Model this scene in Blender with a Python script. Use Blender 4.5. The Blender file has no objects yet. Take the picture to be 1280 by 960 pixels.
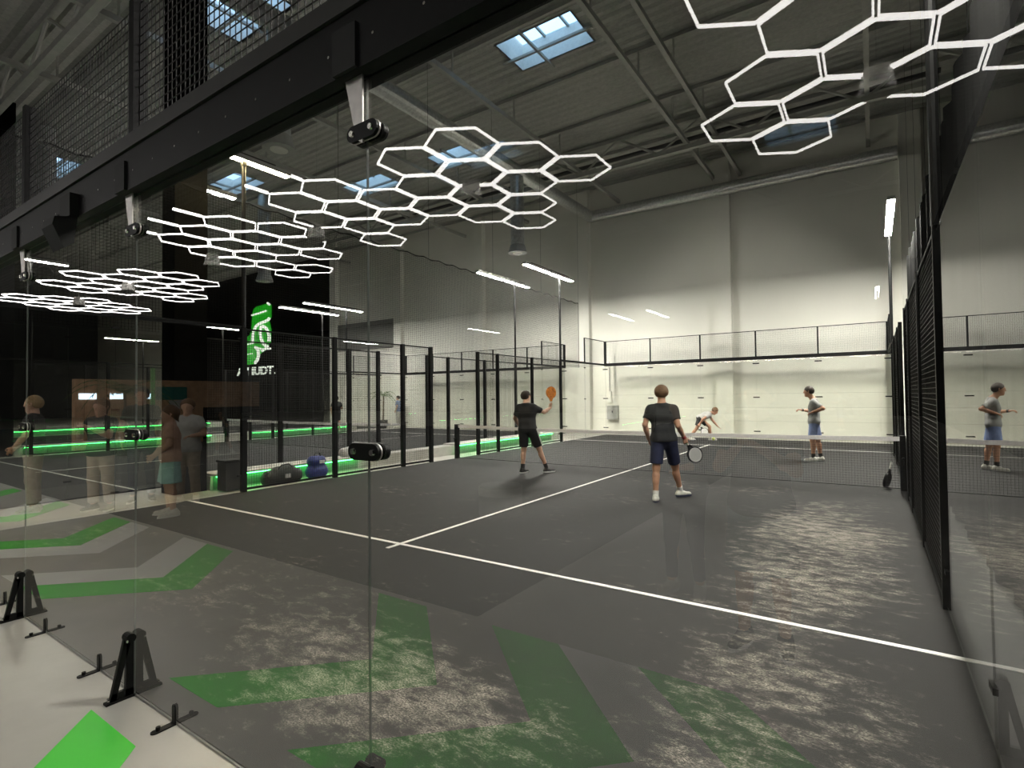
import bpy, math, random
import numpy as np
from mathutils import Vector, Matrix
random.seed(7)
SC = bpy.context.scene
COL = SC.collection

# ---------------------------------------------------------------- camera
CAM = Vector((4.5586, -11.3512, 1.6888))
F_PX, YAW, PITCH, ROLL = 667.325, -.5945, .0230, -.0112
def cam_axes():
    cy, sy = math.cos(YAW), math.sin(YAW)
    f = Vector((sy*math.cos(PITCH), cy*math.cos(PITCH), math.sin(PITCH)))
    rt = Vector((cy, -sy, 0)); up = rt.cross(f)
    c, s = math.cos(ROLL), math.sin(ROLL)
    return c*rt+s*up, -s*rt+c*up, f
_r, _u, _f = cam_axes()
cd = bpy.data.cameras.new('camera'); cam = bpy.data.objects.new('camera', cd); COL.objects.link(cam)
cd.sensor_fit = 'HORIZONTAL'; cd.sensor_width = 36; cd.lens = F_PX/1280*36; cd.clip_start = .02; cd.clip_end = 300
cam.matrix_world = Matrix(((_r.x, _u.x, -_f.x, CAM.x), (_r.y, _u.y, -_f.y, CAM.y), (_r.z, _u.z, -_f.z, CAM.z), (0, 0, 0, 1)))
SC.camera = cam

# ---------------------------------------------------------------- world, exposure, light levels
w = bpy.data.worlds.new('sky'); SC.world = w; w.use_nodes = True
w.node_tree.nodes['Background'].inputs[0].default_value = (.50, .72, 1, 1)
w.node_tree.nodes['Background'].inputs[1].default_value = 3.2
vs = SC.view_settings
vs.view_transform = 'Standard'; vs.look = 'None'; vs.exposure = 0.0; vs.gamma = 1; vs.use_curve_mapping = False
SC.cycles.max_bounces = 10; SC.cycles.transparent_max_bounces = 48; SC.cycles.glossy_bounces = 4; SC.cycles.diffuse_bounces = 4
SC.cycles.caustics_reflective = False; SC.cycles.caustics_refractive = False
SC.cycles.sample_clamp_indirect = 6
SC.cycles.use_denoising = True
L_COURT = 880.0      # radiance of the court lamp diffusers
L_FAR = 300.0        # lamps of the courts further away
L_HEX = 10.0        # hexagon tubes
L_LED = 24.0         # green bench strips

# ---------------------------------------------------------------- materials
def mat(name, col, rough=.6, metal=0, var=.12, scale=12, bump=0, bscale=80, emit=None, es=0, spec=.5):
    m = bpy.data.materials.new(name); m.use_nodes = True
    nt = m.node_tree; b = nt.nodes['Principled BSDF']
    b.inputs['Roughness'].default_value = rough; b.inputs['Metallic'].default_value = metal
    b.inputs['Specular IOR Level'].default_value = spec
    tc = nt.nodes.new('ShaderNodeTexCoord'); n = nt.nodes.new('ShaderNodeTexNoise')
    n.inputs['Scale'].default_value = scale; n.inputs['Detail'].default_value = 4
    nt.links.new(tc.outputs['Object'], n.inputs['Vector'])
    r = nt.nodes.new('ShaderNodeValToRGB'); cr = r.color_ramp
    cr.elements[0].position = .3; cr.elements[1].position = .7
    cr.elements[0].color = [max(0, c*(1-var)) for c in col]+[1]; cr.elements[1].color = [min(1, c*(1+var)) for c in col]+[1]
    nt.links.new(n.outputs['Fac'], r.inputs['Fac']); nt.links.new(r.outputs['Color'], b.inputs['Base Color'])
    if bump:
        n2 = nt.nodes.new('ShaderNodeTexNoise'); n2.inputs['Scale'].default_value = bscale; n2.inputs['Detail'].default_value = 3
        nt.links.new(tc.outputs['Object'], n2.inputs['Vector'])
        bp = nt.nodes.new('ShaderNodeBump'); bp.inputs['Strength'].default_value = bump; bp.inputs['Distance'].default_value = .01
        nt.links.new(n2.outputs['Fac'], bp.inputs['Height']); nt.links.new(bp.outputs['Normal'], b.inputs['Normal'])
    if emit:
        b.inputs['Emission Color'].default_value = (*emit, 1); b.inputs['Emission Strength'].default_value = es
    return m

def glass_mat(name, tint):
    m = bpy.data.materials.new(name); m.use_nodes = True; nt = m.node_tree
    nt.nodes.remove(nt.nodes['Principled BSDF']); out = nt.nodes['Material Output']
    fr = nt.nodes.new('ShaderNodeFresnel'); fr.inputs['IOR'].default_value = 1.5
    geo = nt.nodes.new('ShaderNodeNewGeometry')
    def mth(op, a, b):
        n = nt.nodes.new('ShaderNodeMath'); n.operation = op
        for i, v in enumerate((a, b)):
            if isinstance(v, (int, float)): n.inputs[i].default_value = v
            else: nt.links.new(v, n.inputs[i])
        return n.outputs[0]
    # a pane has two faces: R2 = 2R/(1+R) on the face the ray meets first, nothing on the way out
    r2 = mth('DIVIDE', mth('MULTIPLY', fr.outputs[0], 2.0), mth('ADD', fr.outputs[0], 1.0))
    fac = mth('MULTIPLY', r2, mth('SUBTRACT', 1.0, geo.outputs['Backfacing']))
    tr = nt.nodes.new('ShaderNodeBsdfTransparent'); gl = nt.nodes.new('ShaderNodeBsdfGlossy')
    gl.inputs['Roughness'].default_value = 0; gl.inputs['Color'].default_value = (1, 1, 1, 1)
    # faint uneven tint of the pane
    tc = nt.nodes.new('ShaderNodeTexCoord'); nz = nt.nodes.new('ShaderNodeTexNoise'); nz.inputs['Scale'].default_value = 1.5
    nt.links.new(tc.outputs['Object'], nz.inputs['Vector'])
    mx = nt.nodes.new('ShaderNodeMix'); mx.data_type = 'RGBA'
    mx.inputs[6].default_value = (*tint, 1); mx.inputs[7].default_value = (*[min(1, t*1.01) for t in tint], 1)
    nt.links.new(nz.outputs['Fac'], mx.inputs[0]); nt.links.new(mx.outputs[2], tr.inputs['Color'])
    ms = nt.nodes.new('ShaderNodeMixShader'); nt.links.new(fac, ms.inputs[0])
    nt.links.new(tr.outputs[0], ms.inputs[1]); nt.links.new(gl.outputs[0], ms.inputs[2])
    nt.links.new(ms.outputs[0], out.inputs['Surface'])
    return m

def emis(name, col, s):
    m = bpy.data.materials.new(name); m.use_nodes = True; nt = m.node_tree
    nt.nodes.remove(nt.nodes['Principled BSDF'])
    e = nt.nodes.new('ShaderNodeEmission'); e.inputs[0].default_value = (*col, 1); e.inputs[1].default_value = s
    nt.links.new(e.outputs[0], nt.nodes['Material Output'].inputs['Surface'])
    return m

def carpet_mat(name, patches):
    """charcoal turf carpet with drifts of pale quartz sand lying in it"""
    m = bpy.data.materials.new(name); m.use_nodes = True; nt = m.node_tree; b = nt.nodes['Principled BSDF']
    b.inputs['Roughness'].default_value = .75; b.inputs['Specular IOR Level'].default_value = .35
    geo = nt.nodes.new('ShaderNodeNewGeometry'); P = geo.outputs['Position']
    def noise(scale, detail=3, stretch=None, dist=0):
        n = nt.nodes.new('ShaderNodeTexNoise'); n.inputs['Scale'].default_value = scale; n.inputs['Detail'].default_value = detail
        n.inputs['Distortion'].default_value = dist
        if stretch:
            mp = nt.nodes.new('ShaderNodeMapping'); mp.inputs['Scale'].default_value = stretch[:3]
            mp.inputs['Rotation'].default_value = (0, 0, stretch[3])
            nt.links.new(P, mp.inputs['Vector']); nt.links.new(mp.outputs[0], n.inputs['Vector'])
        else: nt.links.new(P, n.inputs['Vector'])
        return n.outputs['Fac']
    def mth(op, a, b_, clamp=False):
        n = nt.nodes.new('ShaderNodeMath'); n.operation = op; n.use_clamp = clamp
        for i, v in enumerate((a, b_)):
            if isinstance(v, (int, float)): n.inputs[i].default_value = v
            else: nt.links.new(v, n.inputs[i])
        return n.outputs[0]
    def rng(v, a, c, lo=0., hi=1.):
        n = nt.nodes.new('ShaderNodeMapRange'); n.interpolation_type = 'SMOOTHSTEP'
        nt.links.new(v, n.inputs[0]); n.inputs[1].default_value = a; n.inputs[2].default_value = c
        n.inputs[3].default_value = lo; n.inputs[4].default_value = hi
        return n.outputs[0]
    zone = None
    for (x, y, rx, ry, s) in patches:
        sb = nt.nodes.new('ShaderNodeVectorMath'); sb.operation = 'SUBTRACT'; nt.links.new(P, sb.inputs[0]); sb.inputs[1].default_value = (x, y, 0)
        sc = nt.nodes.new('ShaderNodeVectorMath'); sc.operation = 'MULTIPLY'; nt.links.new(sb.outputs[0], sc.inputs[0]); sc.inputs[1].default_value = (1/rx, 1/ry, 0)
        ln = nt.nodes.new('ShaderNodeVectorMath'); ln.operation = 'LENGTH'; nt.links.new(sc.outputs[0], ln.inputs[0])
        z = mth('MULTIPLY', rng(ln.outputs['Value'], .35, 1.15, 1, 0), s)
        zone = z if zone is None else mth('MAXIMUM', zone, z)
    big = rng(noise(.9, 3), .38, .62)
    st = noise(4.6, 13, (1, 1.9, 1, .12), .3); st.node.inputs['Roughness'].default_value = .78
    fine = noise(70, 5, (1, 1.8, 1, .2)); fine.node.inputs['Roughness'].default_value = .65
    dens = mth('ADD', mth('MULTIPLY', zone, .17), mth('MULTIPLY', big, .06))
    sand = mth('MULTIPLY', rng(mth('ADD', st, dens), .60, .86), rng(fine, .40, .62, .08, .88), True)
    fibre = noise(260, 2)
    r = nt.nodes.new('ShaderNodeValToRGB'); r.color_ramp.elements[0].position = .3; r.color_ramp.elements[1].position = .7
    r.color_ramp.elements[0].color = (.0085, .0083, .0083, 1); r.color_ramp.elements[1].color = (.026, .0252, .0247, 1)
    nt.links.new(fibre, r.inputs['Fac'])
    mx = nt.nodes.new('ShaderNodeMix'); mx.data_type = 'RGBA'; nt.links.new(sand, mx.inputs[0]); nt.links.new(r.outputs[0], mx.inputs[6])
    mx.inputs[7].default_value = (.62, .56, .47, 1); nt.links.new(mx.outputs[2], b.inputs['Base Color'])
    bp = nt.nodes.new('ShaderNodeBump'); bp.inputs['Strength'].default_value = .5; bp.inputs['Distance'].default_value = .01
    nt.links.new(fibre, bp.inputs['Height']); nt.links.new(bp.outputs[0], b.inputs['Normal'])
    return m

def deck_mat():
    m = mat('roof_deck', (.44, .44, .41), .55, .1)
    nt = m.node_tree; b = nt.nodes['Principled BSDF']
    tc = nt.nodes.new('ShaderNodeTexCoord'); wv = nt.nodes.new('ShaderNodeTexWave'); wv.bands_direction = 'Y'
    wv.inputs['Scale'].default_value = 1.05; wv.wave_profile = 'TRI'
    nt.links.new(tc.outputs['Object'], wv.inputs['Vector'])
    bp = nt.nodes.new('ShaderNodeBump'); bp.inputs['Strength'].default_value = 1; bp.inputs['Distance'].default_value = .05
    nt.links.new(wv.outputs['Fac'], bp.inputs['Height']); nt.links.new(bp.outputs[0], b.inputs['Normal'])
    return m

M = dict(
    carpet=carpet_mat('court_carpet_sand', [(4.0, -4.4, 1.05, 3.4, 1.0), (4.1, -8.3, .95, 1.5, .8), (1.9, -9.1, 1.7, .75, 1.0), (-.2, -8.6, 1.6, 1.0, .5), (-3.6, -9.0, 1.3, .9, .5), (2.2, -1.2, 2.6, .8, .35), (.4, -3.2, 1.6, .5, .3), (-2.6, -4.4, 2.2, .5, .28)]),
    carpet2=carpet_mat('far_court_carpet', [(-12, 0, 4, 8, .2)]),
    concrete=mat('polished_concrete', (.42, .405, .375), .32, 0, .10, 2.2, .05, 30),
    lounge=mat('lounge_flooring', (.05, .05, .05), .6, 0, .2, 6),
    green_paint=mat('green_floor_paint', (.06, .62, .045), .38, 0, .06, 3),
    white_paint=mat('white_floor_paint', (.88, .87, .85), .38, 0, .05, 3),
    line=mat('white_line', (.85, .84, .80), .7, 0, .06, 40),
    wall=mat('painted_wall', (.84, .83, .76), .8, 0, .03, .6, .05, 20),
    joint=mat('wall_joint', (.55, .545, .50), .8, 0, .05, 3),
    wall_dark=mat('dark_wall', (.05, .05, .05), .8, 0, .15, .8),
    wall_grey=mat('grey_wall', (.20, .20, .19), .8, 0, .08, .8),
    black_clad=mat('black_cladding', (.0025, .0025, .0025), .9, 0, .15, 2, spec=.03),
    deck=deck_mat(),
    steel=mat('painted_roof_steel', (.42, .42, .39), .5, .2, .08, 5),
    duct=mat('galvanised_duct', (.62, .63, .63), .28, .9, .18, 14, .2, 30),
    pipe=mat('dark_pipe', (.02, .02, .02), .5, 0, .1, 8),
    frame=mat('black_powder_coat', (.006, .006, .0062), .5, 0, .15, 20, .1, 200, spec=.18),
    mount=mat('matt_black_mount', (.003, .003, .003), .7, 0, .1, 20),  # black of the flood lamp, and of the plates imitating fin shadows
    frame_lip=mat('charcoal_channel', (.03, .029, .028), .42, .2, .1, 20),
    wire=mat('black_coated_wire', (.035, .034, .033), .35, .5, .1, 30),
    twine=mat('black_netting_twine', (.005, .005, .005), 1, 0, .1, 30, spec=.02),
    steel_bolt=mat('stainless_bolt', (.72, .70, .66), .22, 1, .08, 60),
    fin=mat('brushed_steel_fin', (.62, .59, .57), .38, .6, .08, 30),
    glass=glass_mat('court_glass', (.96, .965, .945)),
    skyglass=glass_mat('skylight_glass', (.85, .93, .98)),
    edge=mat('glass_edge', (.13, .14, .13), .3, 0, .1, 20),
    net=mat('black_net_cord', (.006, .006, .006), .9, 0, .1, 50, spec=.1),
    tape=mat('white_net_tape', (.92, .89, .90), .6, 0, .08, 30),
    lamp=emis('court_lamp_diffuser', (1, .965, .90), L_COURT),
    lamp_warm=emis('warm_lamp_diffuser', (1, .80, .42), 260),
    lamp_rear=emis('rear_lamp_diffuser', (1, .97, .92), 90),
    lamp_far=emis('far_lamp_diffuser', (1, .97, .92), L_FAR),
    housing=mat('lamp_housing', (.55, .55, .53), .4, .5, .05, 10),
    hexa=emis('hexagon_tube', (1, .965, .92), L_HEX),
    cone=mat('grey_speaker', (.75, .73, .69), .6, 0, .05, 10),
    led=emis('green_led', (.06, 1, .16), L_LED),
    led_soft=emis('green_led_soft', (.06, 1, .12), 3.0),
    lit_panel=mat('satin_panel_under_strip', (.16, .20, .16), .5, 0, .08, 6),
    bench=mat('pale_concrete_block', (.50, .49, .45), .7, 0, .08, 6, .2, 60),
    wood=mat('oak_panelling', (.60, .36, .20), .5, 0, .18, 5),
    teal=mat('teal_board', (.02, .16, .13), .5, 0, .1, 5),
    screen=emis('lit_menu_screen', (.62, .82, 1), 5.0),
    sign_green=mat('green_sign_face', (.02, .42, .02), .4, 0, .05, 4, emit=(.01, .30, .01), es=.9),
    sign_white=emis('white_sign_tube', (.93, 1, .88), 1.3),
    leaf=mat('palm_leaf', (.09, .16, .035), .5, 0, .3, 8),
    bark=mat('palm_trunk', (.10, .07, .04), .8, 0, .3, 20),
    pot=mat('black_planter', (.02, .02, .02), .5),
    skin=mat('skin', (.60, .36, .25), .55, 0, .06, 30),
    skin_tan=mat('tanned_skin', (.50, .27, .17), .55, 0, .06, 30),
    hair_brown=mat('brown_hair', (.15, .08, .038), .6, 0, .3, 60, .4, 200),
    hair_dark=mat('dark_hair', (.035, .022, .015), .6, 0, .3, 60, .4, 200),
    hair_fair=mat('fair_hair', (.30, .20, .09), .6, 0, .3, 60, .4, 200),
    black_cloth=mat('black_sports_cloth', (.010, .010, .011), .75, 0, .25, 14, .3, 30),
    charcoal_cloth=mat('charcoal_cloth', (.016, .0165, .0165), .8, 0, .2, 14, .3, 30),
    navy_cloth=mat('navy_cloth', (.016, .020, .055), .75, 0, .2, 14, .3, 30),
    grey_cloth=mat('grey_cloth', (.26, .26, .25), .8, 0, .12, 14, .3, 30),
    lgrey_cloth=mat('light_grey_cloth', (.48, .47, .45), .8, 0, .1, 14, .3, 30),
    denim_cloth=mat('blue_shorts_cloth', (.20, .26, .46), .8, 0, .15, 14, .3, 30),
    blgrey_cloth=mat('blue_grey_cloth', (.20, .25, .27), .8, 0, .12, 14, .3, 30),
    beige_cloth=mat('beige_trousers_cloth', (.44, .36, .28), .8, 0, .12, 14, .3, 30),
    mint_cloth=mat('mint_cloth', (.36, .62, .56), .8, 0, .12, 14, .3, 30),
    peach_cloth=mat('peach_cloth', (.58, .36, .26), .8, 0, .12, 14, .3, 30),
    white_cloth=mat('white_cloth', (.75, .74, .70), .8, 0, .06, 14),
    shoe_white=mat('white_shoe', (.68, .67, .60), .55, 0, .15, 40),
    shoe_black=mat('black_shoe', (.02, .02, .02), .55, 0, .2, 40),
    sole=mat('white_sole', (.74, .74, .72), .6, 0, .05, 40),
    sole_dark=mat('navy_sole', (.03, .035, .07), .6, 0, .1, 40),
    red_band=mat('red_wristband', (.55, .06, .05), .7),
    orange=mat('orange_racket_face', (.85, .24, .03), .4, 0, .45, 22),
    racket_grey=mat('grey_racket_face', (.50, .50, .48), .45, 0, .2, 60),
    racket_white=mat('white_racket_face', (.72, .71, .68), .45, 0, .1, 30),
    grip=mat('white_grip', (.70, .68, .64), .7),
    ball=mat('tennis_ball', (.75, .85, .25), .8, 0, .1, 60),
    bag_black=mat('black_bag', (.016, .016, .016), .6, 0, .3, 20, .4, 15),
    bag_blue=mat('blue_bag', (.02, .035, .20), .6, 0, .3, 20, .4, 15),
    bag_pale=mat('pale_bag', (.50, .50, .47), .6, 0, .15, 12),
    box_grey=mat('grey_enclosure', (.40, .40, .38), .5, 0, .05, 8),
    eye=mat('eye', (.05, .03, .02), .2),
)

# ---------------------------------------------------------------- mesh helpers
class MB:
    def __init__(s): s.v = []; s.f = []; s.m = []
    def add(s, vs, fs, mi=0):
        o = len(s.v); s.v += [tuple(p) for p in vs]; s.f += [tuple(i+o for i in f) for f in fs]; s.m += [mi]*len(fs); return s
    def box(s, x0, x1, y0, y1, z0, z1, mi=0):
        v = [(x0,y0,z0),(x1,y0,z0),(x1,y1,z0),(x0,y1,z0),(x0,y0,z1),(x1,y0,z1),(x1,y1,z1),(x0,y1,z1)]
        return s.add(v, [(0,3,2,1),(4,5,6,7),(0,1,5,4),(1,2,6,5),(2,3,7,6),(3,0,4,7)], mi)
    def tube(s, a, b, r, n=8, r2=None, cap=True, mi=0):
        a = Vector(a); b = Vector(b); d = (b-a).normalized(); r2 = r if r2 is None else r2
        t = Vector((0,0,1)) if abs(d.z) < .9 else Vector((1,0,0)); p = d.cross(t).normalized(); q = d.cross(p)
        v = []
        for c, rr in ((a, r), (b, r2)):
            for i in range(n):
                an = 2*math.pi*(i+.5)/n; v.append(c + p*(math.cos(an)*rr) + q*(math.sin(an)*rr))
        f = [(i, n+i, n+(i+1) % n, (i+1) % n) for i in range(n)]
        if cap: f += [tuple(range(n)), tuple(range(2*n-1, n-1, -1))]
        return s.add(v, f, mi)
    def path(s, pts, r, n=8, mi=0):
        for a, b in zip(pts, pts[1:]): s.tube(a, b, r, n, mi=mi)
        return s
    def prism(s, poly, vec, mi=0):
        """polygon in 3D extruded along vec"""
        n = len(poly); vec = Vector(vec); v = [Vector(p) for p in poly]; v += [p+vec for p in v]
        return s.add(v, [tuple(range(n-1, -1, -1)), tuple(range(n, 2*n))]+[(i, (i+1) % n, n+(i+1) % n, n+i) for i in range(n)], mi)
    def lathe(s, prof, n=24, c=(0,0,0), mi=0):
        v = []; k = len(prof)
        for (r, z) in prof:
            for i in range(n):
                a = 2*math.pi*i/n; v.append((c[0]+r*math.cos(a), c[1]+r*math.sin(a), c[2]+z))
        f = [(j*n+i, j*n+(i+1) % n, (j+1)*n+(i+1) % n, (j+1)*n+i) for j in range(k-1) for i in range(n)]
        return s.add(v, f, mi)
    def mesh(s, name, mats, smooth=False):
        me = bpy.data.meshes.new(name); me.from_pydata(s.v, [], s.f)
        for m in (mats if isinstance(mats, (list, tuple)) else [mats]): me.materials.append(m)
        if any(s.m): me.polygons.foreach_set('material_index', s.m)
        if smooth: me.polygons.foreach_set('use_smooth', [True]*len(s.f))
        me.update(); return me
    def build(s, name, mats, parent=None, smooth=False, **kw): return obj(name, s.mesh(name, mats, smooth), parent, **kw)

def obj(name, me, parent=None, loc=None, rz=None, kind=None):
    o = bpy.data.objects.new(name, me); COL.objects.link(o)
    if parent: o.parent = parent
    if loc is not None: o.location = loc
    if rz is not None: o.rotation_euler.z = rz
    if kind: o['kind'] = kind
    return o
def tag(o, label, cat, group=None):
    o['label'] = label; o['category'] = cat
    if group: o['group'] = group
    return o
def struct(o, label=None):
    o['kind'] = 'structure'
    if label: o['label'] = label; o['category'] = o.name.split('.')[0].split('_')[0]
    return o
def thing(name, label, cat, loc=(0,0,0), rz=0, group=None):
    o = bpy.data.objects.new(name, None); COL.objects.link(o); o.location = loc; o.rotation_euler.z = rz
    return tag(o, label, cat, group)
def bx(x0, x1, y0, y1, z0, z1): return MB().box(x0, x1, y0, y1, z0, z1)
def wires(pts_pairs, r):
    """thin three-sided rods, joined"""
    b = MB()
    for a, c in pts_pairs: b.tube(a, c, r, 4, cap=False)
    return b
def grid_wires(p0, du, lu, dv, lv, pitch, r):
    """welded mesh: origin p0, unit directions du, dv with lengths lu, lv"""
    p0 = Vector(p0); du = Vector(du); dv = Vector(dv); pr = []
    nu = int(round(lu/pitch)); nv = int(round(lv/pitch))
    for i in range(nu+1):
        a = p0+du*(lu*i/nu); pr.append((a, a+dv*lv))
    for j in range(nv+1):
        a = p0+dv*(lv*j/nv); pr.append((a, a+du*lu))
    return wires(pr, r)

# ================================================================ SETTING
CEIL = 11.2
XL, XR, YB, YF = -64.0, 7.6, -56.0, 11.05
slab = struct(bx(XL, XR, YB, YF, -.30, -.02).build('floor', M['concrete']), 'polished grey concrete slab under the whole sports hall')
# aisle in front of the glass
aisle = struct(bx(-40, XR, -11.93, -10.0, -.02, 0.0).build('floor_aisle', M['concrete']), 'light concrete aisle along the outside of the glass wall')
def chevron(e, m):
    a, wd = .86, .56
    y0, y1, y2 = -11.86, -11.03, -10.2
    poly = [(e, y0, .0), (e+wd, y0, .0), (e+wd+a, y1, .0), (e+wd, y2, .0), (e, y2, .0), (e+a, y1, .0)]
    b = MB(); n = 6
    v = [(p[0], p[1], z) for z in (.0, .003) for p in poly]
    b.add(v, [(6,7,8,11), (8,9,10,11)] + [(i, (i+1) % n, n+(i+1) % n, n+i) for i in range(n)])
    b.build('chevron', m, aisle)
for e, k in ((3.31,'green_paint'),(2.75,'white_paint'),(2.19,'green_paint'),(.98,'green_paint'),(-1.94,'green_paint'),(-2.50,'white_paint'),(-4.02,'white_paint'),(-4.60,'green_paint'),(-6.9,'green_paint'),(-7.46,'white_paint'),(-9.4,'green_paint')):
    chevron(e, M[k])
struct(bx(-40, 2.0, -32, -11.93, -.02, -.002).build('floor_lounge', M['lounge']), 'dark lounge flooring behind the aisle')
struct(bx(2.0, XR, -32, -11.93, -.02, -.003).build('floor_passage', M['concrete']), 'light concrete passage beside the dark lounge flooring')
struct(bx(5.0, XR, -10.0, YF, -.02, -.001).build('floor_side', M['lounge']), 'dark floor strip between the right side glass and the curtain')
# walls
wf = struct(bx(XL, XR, YF, YF+.3, -.3, CEIL+.5).build('wall_far', M['wall']), 'tall pale painted wall behind the far ends of the courts')
for i, cx in enumerate((-.28, -6.42, -12.5, -18.5, -24.4, 5.75)):
    MB().box(cx-.3, cx+.3, YF-.28, YF, -.02, CEIL).build('pilaster', M['wall'], wf)
for z in (.62, 1.15, 1.68):
    bx(-5.9, 5.3, YF-.006, YF, z, z+.010).build('panel_joint', M['joint'], wf)
bx(-44, -24.8, YF-.12, YF, 0, CEIL).build('black_cladding', M['black_clad'], wf)
bx(-24.3, -18.9, YF-.10, YF, 4.7, 6.4).build('dark_panel', M['wall_grey'], wf)
struct(bx(XR, XR+.3, YB, YF, -.3, CEIL+.5).build('wall_right', M['black_clad']), 'black side wall beyond the near court')
struct(bx(XL-.3, XL, YB, YF, -.3, CEIL+.5).build('wall_left', M['wall_dark']), 'dark wall at the far end of the hall')
struct(bx(XL, XR, YB-.3, YB, -.3, CEIL+.5).build('wall_back', M['wall_dark']), 'dark wall behind the lounge')

# ceiling with skylight openings
SKY = [(-3.7, -1.45, .28, 1.62), (-9.2, -6.9, -5.1, -3.75), (-9.9, -7.4, 4.2, 5.4), (-20.0, -17.4, .6, 1.9), (-15.2, -12.6, 4.2, 5.4), (1.4, 3.7, -31.3, -29.8), (-24, -21.6, -4.6, -3.4), (-9.0, -6.6, -26.2, -24.8)]
xs = sorted({XL, XR, *[v for s in SKY for v in s[:2]]}); ys = sorted({YB, YF, *[v for s in SKY for v in s[2:]]})
cb = MB()
for x0, x1 in zip(xs, xs[1:]):
    for y0, y1 in zip(ys, ys[1:]):
        mx, my = (x0+x1)/2, (y0+y1)/2
        if any(s[0] < mx < s[1] and s[2] < my < s[3] for s in SKY): continue
        cb.add([(x0,y0,CEIL),(x1,y0,CEIL),(x1,y1,CEIL),(x0,y1,CEIL)], [(0,3,2,1)])
ceil = struct(cb.build('ceiling', M['deck']), 'grey corrugated steel roof deck with skylights')
for s in SKY:
    x0, x1, y0, y1 = s
    k = MB(); t = .06
    k.box(x0-t, x0, y0-t, y1+t, CEIL, CEIL+.75).box(x1, x1+t, y0-t, y1+t, CEIL, CEIL+.75).box(x0, x1, y0-t, y0, CEIL, CEIL+.75).box(x0, x1, y1, y1+t, CEIL, CEIL+.75)
    k.build('skylight_kerb', M['white_cloth'], ceil)
    n = 3
    for i in range(n):
        a = x0+(x1-x0)*i/n; c = x0+(x1-x0)*(i+1)/n
        bx(a+.03, c-.03, y0, y1, CEIL+.70, CEIL+.71).build('skylight_pane', M['skyglass'], ceil)
    for i in range(1, n):
        a = x0+(x1-x0)*i/n; bx(a-.03, a+.03, y0, y1, CEIL+.68, CEIL+.75).build('glazing_bar', M['steel'], ceil)
    g = MB(); cx, cy = (x0+x1)/2, (y0+y1)/2
    g.box(x0-.25, x1+.25, cy+.02, cy+.09, CEIL-.10, CEIL-.03).box(cx-.3, cx-.23, y0-.3, y1+.3, CEIL-.10, CEIL-.03)
    g.build('skylight_brace', M['steel'], ceil)

# roof steel
def truss_x(y, x0, x1, label):
    t = thing('roof_truss', label, 'roof truss', (0, y, 0)); t['kind'] = 'structure'
    zb, zt = 10.12, CEIL-.12
    bx(x0, x1, -.08, .08, zb-.08, zb+.08).build('bottom_chord', M['steel'], t)
    bx(x0, x1, -.08, .08, zt-.08, zt+.06).build('top_chord', M['steel'], t)
    n = int((x1-x0)/1.5)
    for i in range(n):
        a = x0+(x1-x0)*i/n; c = x0+(x1-x0)*(i+1)/n
        p, q = ((a, 0, zb), (c, 0, zt)) if i % 2 else ((a, 0, zt), (c, 0, zb))
        MB().tube(p, q, .045, 6).build('web_member', M['steel'], t)
for y, l in ((-7.0, 'pale steel roof truss with zigzag web above the mesh-topped glass wall'), (7.0, 'steel roof truss with zigzag web over the far half of the courts'), (-21, 'steel roof truss over the lounge'), (-35, 'steel roof truss over the rear courts')):
    truss_x(y, -48, XR-.1, l)
for i, x in enumerate((-.57, .39, -4.68, 4.6, -9.5, -13.5, -18.2, -23)):
    o = bx(x-.06, x+.06, -20, YF-.01, 10.28, 10.42).build('roof_purlin', M['steel'])
    struct(o)
    for k in range(11):
        y = -18+3*k-.4
        if -7.3 < y < -6.7 or 6.7 < y < 7.3: continue
        bx(x-.02, x+.02, y-.02, y+.02, 10.42, CEIL).build('hanger', M['steel'], o)
for k in range(12):
    y = -19+2.7*k
    o = bx(-46, XR-.05, y-.04, y+.04, CEIL-.12, CEIL-.005).build('deck_rib', M['steel']); struct(o)
o = MB().tube((-16, 7.35, 10.55), (6.3, 7.35, 10.55), .075, 12).build('sprinkler_pipe', M['pipe']); tag(o, 'long black sprinkler pipe hung under the roof across the far half', 'pipe')

# spiral ducts
def spiral_duct(name, label, pts, r, parent_group=None):
    t = thing(name, label, 'air duct')
    MB().path(pts, r, 20).build('duct_run', M['duct'], t, smooth=False)
    for a, b in zip(pts, pts[1:]):
        a, b = Vector(a), Vector(b); L = (b-a).length; n = int(L/1.2)
        for i in range(1, n): c = a+(b-a)*(i/n); d = (b-a).normalized()*.02; MB().tube(c-d, c+d, r+.012, 20, cap=False).build('duct_seam', M['duct'], t)
    return t
main_duct = spiral_duct('spiral_duct', 'galvanised spiral duct running along the left of the near court and round the corner', [(-5.85, -5.9, 9.75), (-5.85, 10.5, 9.75), (5.4, 10.5, 9.68)], .24)
def drop(label, x, y, z0, z1, r=.24):
    t = thing('duct_drop', label, 'air duct', (x, y, 0), 0)
    MB().tube((0, 0, z0), (0, 0, z1), r, 20).build('drop_pipe', M['duct'], t, smooth=False)
    MB().tube((0, 0, z0-.28), (0, 0, z0), r+.10, 20, r+.02).build('diffuser', M['box_grey'], t)
    MB().tube((0, 0, z0-.30), (0, 0, z0-.275), r-.06, 20).build('diffuser_plate', M['wall'], t)
drop('vertical duct drop with round diffuser above the far half of the near court fence', -5.85, 4.5, 7.08, 9.52)
drop('short vertical duct drop just under the black top beam', -5.85, -4.75, 7.3, 9.52)
drop('vertical duct drop in front of the black clad wall', -18.6, 2.6, 7.4, 11.1, .28)
drop('vertical duct drop seen over the lounge end of the courts', -18.9, -5.2, 7.4, 11.1, .28)

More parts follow.
